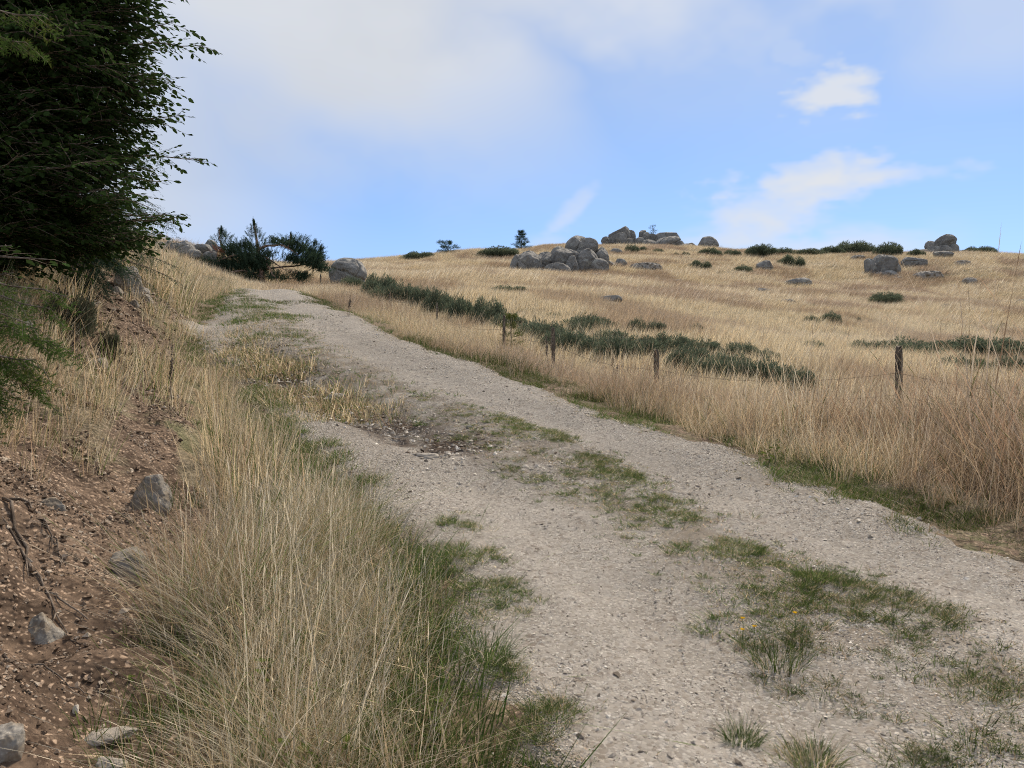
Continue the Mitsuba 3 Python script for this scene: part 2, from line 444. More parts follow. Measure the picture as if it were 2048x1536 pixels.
def in_rut(x, y):
    m = median_x(y)
    return np.maximum(np.exp(-((x - m + .95) / .35) ** 2), np.exp(-((x - m - .85) / .35) ** 2))


r_ = np.random.default_rng(101)
parts = []
for n, y0, y1, s0, s1 in ((230000, 2.0, 5.2, .0022, .0052), (140000, 5.2, 9.5, .0034, .0075), (20000, 9.5, 18, .006, .013)):
    x, y = scatter(n, -6, 6, y0, y1, lambda x, y: in_view(x, y, .3) * sstep(-.15, .12, on_track(x, y)) * (.30 + .70 * sstep(.4, .62, meshkit.fbm(xyz(x, y, 2.5), 3, 81))) * (1 - .6 * in_rut(x, y)), r_)
    parts.append((x, y, r_.uniform(s0, s1, len(x)) * r_.choice([.8, 1, 1, 1.35, 2.0], len(x), p=[.3, .3, .27, .1, .03])))
x, y = scatter(60000, -4, 4, 2.1, 9.5, lambda x, y: in_view(x, y, .3) * sstep(.65, .25, np.abs(x - median_x(y)) + (meshkit.fbm(xyz(x, y, 3), 3, 88) - .5) * .5) * sstep(.38, .55, meshkit.fbm(xyz(x, y, 3.0), 3, 89)), r_)
parts.append((x, y, r_.uniform(.0045, .0095, len(x))))
x, y = scatter(9000, -6, 4, 2.2, 20, lambda x, y: in_view(x, y, .3) * sstep(-.7, .1, on_track(x, y)) * sstep(.5, .7, meshkit.fbm(xyz(x, y, 1.6), 3, 83)) * .9, r_)
parts.append((x, y, r_.uniform(.008, .02, len(x))))
x, y = scatter(5200, -5, 1, 6.5, 14, lambda x, y: np.exp(-((x - wash_x(y)) / .5) ** 2), r_)     # stones of the gully
parts.append((x, y, r_.uniform(.008, .028, len(x))))
x, y, s = (np.concatenate(q) for q in zip(*parts))
m, u = pebbles(x, y, GZ(x, y) + s * .15, s, .6, r_)
add('gravel', m, 'stone_bsdf', False, u)
label('gravel', 'loose pale gravel strewn over the track', 'gravel', kind='stuff')

x, y = scatter(26000, -5, .5, 6.6, 14, lambda x, y: np.exp(-((x - wash_x(y)) / .42) ** 2) * sstep(6.8, 7.8, y) * sstep(.42, .6, meshkit.fbm(xyz(x, y, 2.5), 3, 86)), r_)
s = r_.uniform(.008, .026, len(x))
m, u = pebbles(x, y, GZ(x, y) + .004, s, .3, r_)
add('litter', m, 'litter_bsdf', False, u)
label('litter', 'dark brown bark and twig litter washed into the gully across the track', 'litter', kind='stuff')

x, y = scatter(120000, -5, -.6, 1.6, 9, lambda x, y: in_view(x, y, .4) * sstep(.05, .4, bank_b(x, y)) * sstep(3.2, 2.0, bank_b(x, y)) * (.25 + .75 * sstep(.42, .6, meshkit.fbm(xyz(x, y, 2.2), 3, 85))), r_)
x2, y2 = scatter(16000, -12, -3, 9, 28, lambda x, y: sstep(-.1, .5, bank_b(x, y)) * sstep(2.6, 1.4, bank_b(x, y)) * .8, r_)
s = np.concatenate([r_.uniform(.003, .0085, len(x)) * r_.choice([.7, 1, 1.3, 1.9, 3.2], len(x), p=[.36, .3, .2, .1, .04]), r_.uniform(.015, .05, len(x2))])
x, y = np.concatenate([x, x2]), np.concatenate([y, y2])
cl = ((meshkit.fbm(xyz(x, y, 6.0), 3, 73) - .5) * .14 + (meshkit.fbm(xyz(x, y, 2.0), 3, 74) - .5) * .24) * sstep(16, 8, y)
m, u = pebbles(x, y, H(x, y) + cl + s * .32, s, .7, r_)
add('scree', m, 'bank_stone_bsdf', False, u)
label('scree', 'small brown stone chips lying on the earth bank', 'scree', kind='stuff')

# ------------------------------------------------------------------ grass
def tuft(n, spread, h, hsd, w, lean, bend, segs, kinds, seed, heads=0.0, splay=.35):
    """n blades as thin tapering ribbons. lean: (dx, dy) of the wind; kinds: [(kind, share)]"""
    r = np.random.default_rng(seed)
    a, q = r.uniform(0, 6.283, n), np.sqrt(r.uniform(0, 1, n)) * spread
    base = np.stack([q * np.cos(a), q * np.sin(a), np.full(n, -.04)], -1)
    hh = np.clip(r.normal(h, hsd, n), h * .3, h * 1.9)
    out = np.stack([np.cos(a), np.sin(a)], -1) * (r.uniform(0, 1, n) * splay)[:, None] + r.normal(0, .16, (n, 2)) + np.asarray(lean)[None]
    bd = r.uniform(.3, 1, n)[:, None] * bend * (out + r.normal(0, .3, (n, 2)))
    t = np.linspace(0, 1, segs + 1)
    xy = base[:, None, :2] + hh[:, None, None] * (out[:, None] * t[None, :, None] * .7 + bd[:, None] * (t ** 2)[None, :, None])
    z = base[:, 2:] + hh[:, None] * (t[None] - .28 * np.linalg.norm(bd, axis=1)[:, None] * t[None] ** 2.5)
    c = np.concatenate([xy, z[..., None]], -1)
    phi = r.uniform(0, 6.283, n)
    side = np.stack([np.cos(phi), np.sin(phi), 0 * phi], -1)[:, None]
    ww = (w * r.uniform(.6, 1.4, n))[:, None, None] * ((1 - t) ** .5)[None, :, None] * .5
    L, R = c - side * ww, c + side * ww
    v = np.stack([L[:, :-1], R[:, :-1]], 2).reshape(n, -1, 3)
    v = np.concatenate([v, c[:, -1:]], 1)
    k = 2 * segs + 1
    f = []
    for s in range(segs - 1):
        f += [[2 * s, 2 * s + 1, 2 * s + 3], [2 * s, 2 * s + 3, 2 * s + 2]]
    f += [[2 * segs - 2, 2 * segs - 1, 2 * segs]]
    f = (np.array(f)[None] + (np.arange(n) * k)[:, None, None]).reshape(-1, 3)
    kd = r.choice([x[0] for x in kinds], n, p=np.array([x[1] for x in kinds]) / sum(x[1] for x in kinds))
    rr = r.uniform(0, 1, n)
    u = np.repeat(np.stack([rr, kd], -1), k, 0)
    v = v.reshape(-1, 3)
    m = int(n * heads)
    if m:
        tip, d = c[:m, -1], c[:m, -1] - c[:m, -2]
        d = d / np.linalg.norm(d, axis=1, keepdims=True)
        ln = r.uniform(.05, .11, m)[:, None]
        sd = side[:m, 0] * r.uniform(.0011, .002, m)[:, None]
        hv = np.stack([tip - d * ln * .3, tip + d * ln * .3 - sd, tip + d * ln * .3 + sd, tip + d * ln], 1).reshape(-1, 3)
        hf = (np.array([[0, 1, 2], [1, 3, 2]])[None] + (np.arange(m) * 4)[:, None, None]).reshape(-1, 3) + len(v)
        v, f, u = np.vstack([v, hv]), np.vstack([f, hf]), np.vstack([u, np.repeat(np.stack([rr[:m], kd[:m]], -1), 4, 0)])
    return (v, f), u



# ------------------------------------------------------------------ boulders and stones: x, y, z of the middle, half sizes, tilt, style, label
ROCKS = [
    (0.323, 80.3, 10.875, 0.535, 0.848, 1.168, 0.35, 's', 'dark narrow granite slab at the far left edge of the central boulder heap'),
    (0.319, 79.2, 10.291, 0.477, 0.393, 0.485, 0, 's', 'small rounded granite lump at the bottom left corner of the central boulder heap'),
    (1.689, 80.2, 10.964, 1.12, 1.025, 1.412, 0, 's', 'broad upright granite boulder forming the left part of the central boulder heap'),
    (3.328, 81.4, 11.209, 0.878, 0.927, 1.277, 0, 's', 'shadowed granite boulder behind and right of the broad left one in the central heap'),
    (4.697, 82.0, 11.86, 0.911, 0.842, 1.16, 0.65, 's', 'thin granite slab leaning right in the middle of the central heap'),
    (5.354, 80.8, 11.549, 1.282, 1.056, 1.205, 0.5, 's', 'leaning granite block with a smooth rounded top in the middle of the central heap'),
    (7.133, 83.2, 13.126, 1.663, 1.37, 1.24, 0, 'd', 'big dark topped granite dome crowning the central boulder heap'),
    (7.709, 82.2, 13.257, 0.913, 0.752, 0.754, 0, 's', 'rounded granite shoulder on the right front of the dome crowning the central heap'),
    (7.399, 82.4, 12.395, 0.889, 0.732, 0.63, 0, 's', 'flat granite block wedged under the crowning dome of the central heap'),
    (5.991, 79.6, 10.708, 0.682, 0.796, 1.097, 0.3, 's', 'narrow upright granite boulder low in the centre of the central heap'),
    (7.438, 80.6, 11.129, 1.074, 1.052, 1.449, 0.25, 's', 'large smooth granite face right of centre in the central heap'),
    (8.97, 82.3, 12.011, 0.783, 0.8, 1.102, 0, 's', 'rounded granite boulder on the upper right side of the central heap'),
    (8.596, 80.2, 10.682, 0.865, 0.713, 0.952, 0, 's', 'squat granite boulder at the lower right corner of the central heap'),
    (4.445, 78.4, 10.104, 1.119, 0.922, 0.87, 0, 's', 'paler rounded granite boulder lying in front of the central heap'),
    (2.828, 78.0, 9.859, 0.817, 0.673, 0.538, 0, 's', 'low granite hump at the front left foot of the central heap'),
    (7.986, 76.69, 9.577, 0.584, 0.481, 0.294, 0, 'p', 'pale flat stone in the grass below the right end of the central heap'),
    (15.093, 129.0, 20.4, 0.737, 0.644, 0.887, 0, 's', 'small boulder at the left end of the skyline tor'),
    (17.216, 130.0, 21.272, 1.485, 1.225, 1.688, 0, 's', 'tall cracked granite tower on the left of the skyline tor'),
    (17.39, 128.0, 20.641, 0.772, 0.816, 1.124, 0, 's', 'ball shaped boulder in front of the tall tower of the skyline tor'),
    (19.182, 130.5, 21.414, 0.704, 0.832, 1.146, 0, 's', 'rounded boulder just right of the tall tower of the skyline tor'),
    (18.575, 128.5, 20.207, 0.693, 0.571, 0.687, 0, 's', 'pale boulder at the foot of the skyline tor right of the tall tower'),
    (21.08, 130.5, 21.563, 0.58, 0.723, 0.997, 0, 's', 'narrow boulder standing at the middle of the skyline tor'),
    (21.441, 129.5, 20.913, 0.534, 0.79, 1.088, 0.2, 's', 'slim upright boulder leaning on the middle of the skyline tor'),
    (20.317, 128.7, 20.296, 0.735, 0.605, 0.787, 0, 's', 'low boulder at the foot of the middle of the skyline tor'),
    (22.658, 130.5, 21.02, 0.704, 0.651, 0.897, 0, 's', 'dark block left of the wedge slab on the skyline tor'),
    (24.864, 131.5, 21.102, 2.044, 1.684, 1.457, -0.42, 's', 'dark wedge shaped slab sloping down to the right on the skyline tor'),
    (24.795, 129.0, 19.857, 2.169, 1.786, 1.429, -0.3, 's', 'big pale sloping slab in front of the dark wedge on the skyline tor'),
    (21.861, 128.4, 19.74, 1.141, 0.939, 0.981, 0.3, 's', 'grey boulder at the left foot of the pale sloping slab of the skyline tor'),
    (23.907, 127.0, 18.924, 1.612, 1.327, 0.728, 0, 's', 'low flat slab below the pale sloping slab of the skyline tor'),
    (27.581, 128.0, 19.297, 1.218, 1.003, 0.734, 0, 's', 'low dark slab right of the sloping slabs of the skyline tor'),
    (28.506, 129.5, 19.583, 1.109, 0.914, 0.742, -0.2, 's', 'pale flat topped rock at the right end of the skyline tor'),
    (30.819, 127.0, 19.351, 1.692, 1.394, 1.553, 0, 'd', 'lone granite dome standing apart right of the skyline tor'),
    (13.408, 105.354, 15.711, 0.836, 0.688, 0.483, 0, 's', 'half buried rock in the grass below the tall tower of the skyline tor'),
    (13.892, 83.968, 11.11, 1.492, 1.229, 0.579, 0, 'p', 'wide flat rock right of the central boulder heap'),
    (11.419, 85.725, 11.817, 0.707, 0.582, 0.558, 0, 's', 'grey rock just right of the central heap, upper of two'),
    (10.271, 84.145, 11.486, 0.481, 0.396, 0.483, 0, 's', 'grey rock touching the right side of the central heap'),
    (60.004, 112.0, 17.665, 1.244, 1.024, 1.241, 0, 's', 'dark capped top boulder of the small tor on the right'),
    (58.576, 112.5, 17.43, 0.928, 0.764, 0.86, 0.4, 's', 'wedge boulder on the upper left of the small tor on the right'),
    (57.875, 110.8, 16.372, 0.879, 0.724, 0.847, 0, 's', 'lower left boulder of the small tor on the right'),
    (59.14, 110.6, 16.414, 0.877, 0.722, 0.846, 0, 's', 'lower middle boulder of the small tor on the right'),
    (60.915, 111.6, 16.583, 0.673, 0.743, 1.024, 0, 's', 'right hand boulder of the small tor on the right'),
    (56.508, 111.0, 16.285, 0.845, 0.696, 0.552, 0, 's', 'pale rock left of the small tor on the right'),
    (51.389, 96.197, 13.986, 1.068, 0.88, 0.589, 0, 's', 'dark low rock at the foot of the small tor on the right'),
    (38.962, 87.77, 11.501, 0.529, 0.78, 1.075, 0, 's', 'narrow slab on the left of the big split boulder on the right hillside'),
    (40.475, 88.177, 11.657, 1.231, 1.014, 1.35, 0, 's', 'big split boulder with a level crack on the right hillside'),
    (41.818, 88.283, 11.577, 0.588, 0.613, 0.845, -0.3, 's', 'rounded end piece on the right of the big split boulder on the hillside'),
    (40.574, 87.401, 10.875, 1.387, 1.142, 0.469, 0, 's', 'flat base slab under the big split boulder on the right hillside'),
    (44.075, 102.893, 14.494, 0.816, 0.672, 0.472, 0, 'p', 'pale rounded rock up left of the big split boulder'),
    (45.422, 91.137, 12.523, 1.186, 0.976, 0.697, 0, 's', 'low dome rock between the big split boulder and the small right tor'),
    (43.99, 85.097, 10.396, 1.404, 1.156, 0.587, 0, 'p', 'long low rock with a dark right end below the small right tor'),
    (45.444, 79.935, 9.254, 0.659, 0.543, 0.521, 0, 'p', 'round pale rock ringed by dark grass far right on the hillside'),
    (50.009, 89.784, 12.304, 0.798, 0.657, 0.412, 0, 'p', 'pale flat stone right of and below the small right tor'),
    (28.035, 89.866, 11.983, 0.827, 0.681, 0.688, -0.4, 's', 'dark tilted boulder between two shrubs high on the hillside'),
    (27.79, 78.431, 9.032, 1.12, 0.922, 0.541, 0, 's', 'flat grey outcrop in the grass, middle right of the hillside'),
    (18.195, 53.319, 5.406, 0.474, 0.39, 0.246, 0, 'p', 'pale flat stone left of the small dark shrubs on the hillside'),
    (21.463, 68.799, 7.529, 0.611, 0.503, 0.264, 0, 'p', 'thin pale stone below the dark tilted boulder on the hillside'),
    (30.981, 57.285, 5.388, 0.418, 0.344, 0.242, 0, 'p', 'pale rounded stone right of the long dark shrub on the hillside'),
    (31.976, 75.372, 7.979, 0.383, 0.315, 0.26, 0, 'p', 'little pale stone above the long dark shrub on the hillside'),
    (40.692, 85.19, 10.238, 0.514, 0.423, 0.228, 0, 'p', 'little pale stone just below the big split boulder'),
    (14.039, 42.389, 4.009, 0.202, 0.166, 0.114, 0, 'p', 'tiny pale stone low on the hillside left of the small dark shrubs'),
    (31.806, 63.88, 6.303, 0.263, 0.217, 0.221, 0, 'p', 'pale stone touching the right tip of the long dark shrub on the hillside'),
    (27.674, 45.518, 3.619, 0.26, 0.214, 0.122, 0, 'p', 'tiny pale stone low on the hillside at the far right'),
    (42.803, 67.699, 6.419, 0.558, 0.46, 0.312, 0, 'p', 'pale flat stone cut by the right edge of the picture'),
    (15.31, 74.379, 8.844, 0.472, 0.389, 0.228, 0, 'p', 'faint pale stone in the grass right of and below the central heap'),
    (4.765, 38.791, 4.56, 0.468, 0.385, 0.193, 0, 's', 'flat grey outcrop in the grass below the central boulder heap'),
    (8.285, 33.694, 3.173, 0.214, 0.176, 0.129, 0, 'p', 'pale stone in the meadow above the line of shrubs'),
    (3.976, 21.247, 1.811, 0.148, 0.122, 0.09, 0, 'p', 'whitish stone among the shrubs right behind the second fence post'),
    (-1.552, 45.498, 5.696, 0.26, 0.214, 0.157, 0, 'p', 'pale stone left of the flat shrub on the lower hillside'),
    (-9.159, 45.0, 6.408, 1.071, 0.882, 0.844, 0, 'd', 'lone smooth granite dome beside the top of the track'),
    (-18.524, 40.654, 7.325, 0.31, 0.282, 0.388, 0.2, 's', 'grey rock poking out of the grass on top of the left bank'),
    (-17.858, 41.0, 7.419, 0.273, 0.225, 0.219, 0, 's', 'leftmost dark rock of the row on the left skyline'),
    (-17.664, 41.5, 7.461, 0.25, 0.219, 0.301, 0, 's', 'second rock from the left in the row on the left skyline'),
    (-17.463, 42.0, 7.476, 0.253, 0.209, 0.257, 0, 's', 'third rock from the left in the row on the left skyline'),
    (-17.117, 42.5, 7.527, 0.418, 0.344, 0.357, 0.3, 's', 'large dark rock in the middle of the row on the left skyline'),
    (-16.787, 41.2, 7.222, 0.314, 0.258, 0.268, 0, 's', 'pale rock lying below the large dark one on the left skyline'),
    (-16.254, 41.2, 7.051, 0.34, 0.28, 0.236, 0, 's', 'flat grey rock on the left skyline below the gap of sky'),
    (-16.468, 43.0, 7.535, 0.423, 0.348, 0.263, 0.15, 's', 'flat topped dark rock jutting left on the skyline beside the pine'),
    (-16.24, 43.5, 7.635, 0.331, 0.326, 0.449, 0, 's', 'upright dark rock on the skyline touching the pine'),
    (-15.686, 42.0, 6.988, 0.346, 0.285, 0.305, 0, 's', 'grey rock at the left edge of the pine'),
    (-7.297, 15.346, 3.136, 0.239, 0.294, 0.406, 0.1, 'S', 'large grey and white boulder sticking out of the left bank'),
    (-7.277, 14.881, 2.922, 0.09, 0.075, 0.103, -0.6, 'b', 'long pale stone left below the large boulder of the left bank'),
    (-8.008, 17.657, 3.259, 0.162, 0.134, 0.142, -0.6, 'b', 'long pale stone right of the large boulder of the left bank'),
    (-7.456, 16.334, 3.038, 0.114, 0.094, 0.1, -0.5, 'b', 'brown stone just below the long pale one on the far bank'),
    (-7.077, 15.598, 2.837, 0.134, 0.11, 0.138, -0.6, 'b', 'slanting flat stone near the foot of the far bank'),
    (-6.405, 13.681, 2.607, 0.082, 0.068, 0.079, -0.1, 'b', 'greyish round stone at the foot of the far bank'),
    (-8.154, 18.662, 3.233, 0.077, 0.063, 0.072, -0.3, 'b', 'small whitish stone under the shrubs of the far bank'),
    (-7.78, 18.162, 3.045, 0.133, 0.109, 0.07, -0.3, 'b', 'flat pale stone at the foot of the far bank, upper of two'),
    (-7.73, 18.135, 2.978, 0.173, 0.142, 0.056, -0.1, 'b', 'flat pale stone at the foot of the far bank, lower of two'),
    (-11.04, 28.369, 4.09, 0.153, 0.126, 0.163, -0.4, 'b', 'pale stone at the far end of the left bank'),
    (-8.28, 19.998, 3.302, 0.082, 0.068, 0.084, -0.4, 'b', 'small pale stone between low shrubs at the far end of the left bank'),
    (-4.306, 8.366, 1.6, 0.122, 0.101, 0.123, -0.55, 'B', 'grey layered slab set in the middle of the left bank'),
    (-2.578, 5.697, 0.736, 0.155, 0.132, 0.182, 0, 'S', 'grey boulder capped with grass at the foot of the near bank'),
    (-2.152, 4.453, 0.525, 0.113, 0.093, 0.113, -0.4, 'S', 'mossy two humped stone on the near earth bank'),
    (-2.077, 3.542, 0.452, 0.075, 0.088, 0.121, -0.45, 'S', 'pointed dark stone standing out of the near earth bank'),
    (-1.84, 3.079, 0.408, 0.043, 0.035, 0.047, 0, 'B', 'pale knobbly stone low on the near earth bank'),
    (-1.549, 2.431, 0.481, 0.042, 0.057, 0.079, 0, 'S', 'mossy boulder cut by the lower left edge of the picture'),
    (-1.349, 2.655, 0.293, 0.056, 0.046, 0.042, 0, 'B', 'pale flat stone at the bottom edge of the picture'),
    (-1.461, 2.879, 0.292, 0.086, 0.071, 0.03, -0.1, 'B', 'long pale stone half hidden by grass at the foot of the near bank'),
    (-2.638, 4.582, 0.815, 0.097, 0.08, 0.096, -0.3, 'S', 'grass fringed brownish rock high on the near bank'),
    (-1.711, 3.42, 0.321, 0.042, 0.035, 0.035, -0.4, 'S', 'small dark stone in the middle of the near earth bank'),
    (-1.996, 3.722, 0.406, 0.026, 0.021, 0.025, -0.3, 'Q', 'white quartz chip beside the pointed dark stone'),
    (-1.642, 2.986, 0.346, 0.013, 0.013, 0.018, 0, 'Q', 'white quartz chip low on the near earth bank'),
    (-4.74, 7.861, 1.99, 0.055, 0.045, 0.06, 0, 'Q', 'whitish stone on the bank behind the larch twigs'),
    (-0.781, 7.195, 0.787, 0.137, 0.113, 0.042, 0, 'B', 'flat pale stone slab bedded in the washed out left side of the track'),
    (-2.49, 9.9, 1.181, 0.075, 0.062, 0.038, 0, 'B', 'pale flat stone in the gully on the left of the track'),
    (-2.191, 9.915, 1.196, 0.132, 0.109, 0.065, 0, 'B', 'brown edged stone at the end of the gully on the track'),
    (-0.431, 8.143, 0.967, 0.036, 0.03, 0.028, 0, 'D', 'dark lump lying on the middle of the track'),
]
ICO = {k: trimesh.creation.icosphere(subdivisions=k) for k in (2, 3, 4, 5)}


def boulder(rx, ry, rz, seed, tilt=0.0, sub=3, boxy=.86, cuts=7, rough=1.0, flat_top=False):
    r = np.random.default_rng(seed)
    p = np.array(ICO[sub].vertices)
    p = np.sign(p) * np.abs(p) ** boxy
    for k in range(cuts):
        n = r.normal(0, 1, 3) * (1, 1, .8)
        n /= np.linalg.norm(n)
        d = p @ n - r.uniform(.56, .90)
        p = p - np.clip(d, 0, None)[:, None] * n * .85
    nrm = p / np.linalg.norm(p, axis=1, keepdims=True)
    s = seed * 7.13
    p = p + nrm * ((meshkit.fbm(p * 1.3 + s, 3, seed) - .5) * (.15 if rough < 2 else .24) + (meshkit.fbm(p * 4.5 + s, 2, seed + 1) - .5) * .05 * rough)[:, None]
    for k in range(2):                                      # weathered joints
        n = r.normal(0, 1, 3)
        n /= np.linalg.norm(n)
        d = p @ n - r.uniform(-.4, .4) + (meshkit.fbm(p * 2 + s, 2, seed + 3) - .5) * .35
        p = p - nrm * ((.11 if rough < 2 else .05) * np.exp(-(d / .03) ** 2))[:, None]
    lo, hi = p.min(0), p.max(0)
    p = (p - (lo + hi) / 2) / ((hi - lo) / 2)
    c, sn = math.cos(tilt), math.sin(tilt)
    q = p * (rx, ry, rz)
    if tilt:
        q = np.stack([q[:, 0] * c + q[:, 2] * sn, q[:, 1], -q[:, 0] * sn + q[:, 2] * c], -1)
        k = np.array([rx, ry, rz]) / ((q.max(0) - q.min(0)) / 2)
        q = q * k
    return q, np.array(ICO[sub].faces)


ROCK_BSDF = {'d': 'granite_bsdf', 's': 'granite_bsdf', 'S': 'near_granite_bsdf', 'p': 'pale_granite_bsdf', 'b': 'pale_granite_bsdf', 'B': 'pale_granite_bsdf', 'Q': 'quartz_bsdf', 'D': 'granite_bsdf'}
scene['quartz_bsdf'] = matte(lambda p, n, uv: mix((.40, .37, .33), (.62, .60, .56), fbm(p.x * 40, p.y * 40, p.z * 40, 3)), .7)
for i, (x, y, z, rx, ry, rz, tilt, style, text) in enumerate(ROCKS):
    big = style in 'spd'
    sub = 5 if rx > 1.6 else 4 if (rx > .8 or style in 'SbBd') else 3
    q, f = boulder(rx * (1.0 if style == 'd' else 1.18 if big else 1.0), ry, rz * (1.12 if big else 1.06), 500 + i, tilt, sub, .80 if style in 'bBQS' else 1.0 if style == 'd' else .87, 11 if style in 'bBQS' else 2 if style == 'd' else 6, 3.0 if style in 'bBQS' else 1.0)
    u = np.tile([[(i * .37) % 1, .55 if big else 6.0]], (len(q), 1))
    key = numbered('boulder' if big or style == 'S' else 'stone')
    z = z - (.0 if big else (.50 if y < 7 else .30) * rz)
    add(key, (q + (x, y, z), f), ROCK_BSDF[style], True, u)
    label(key, text, 'boulder' if key.startswith('boulder') else 'stone', 'granite boulders' if key.startswith('boulder') else 'stones of the bank and track')

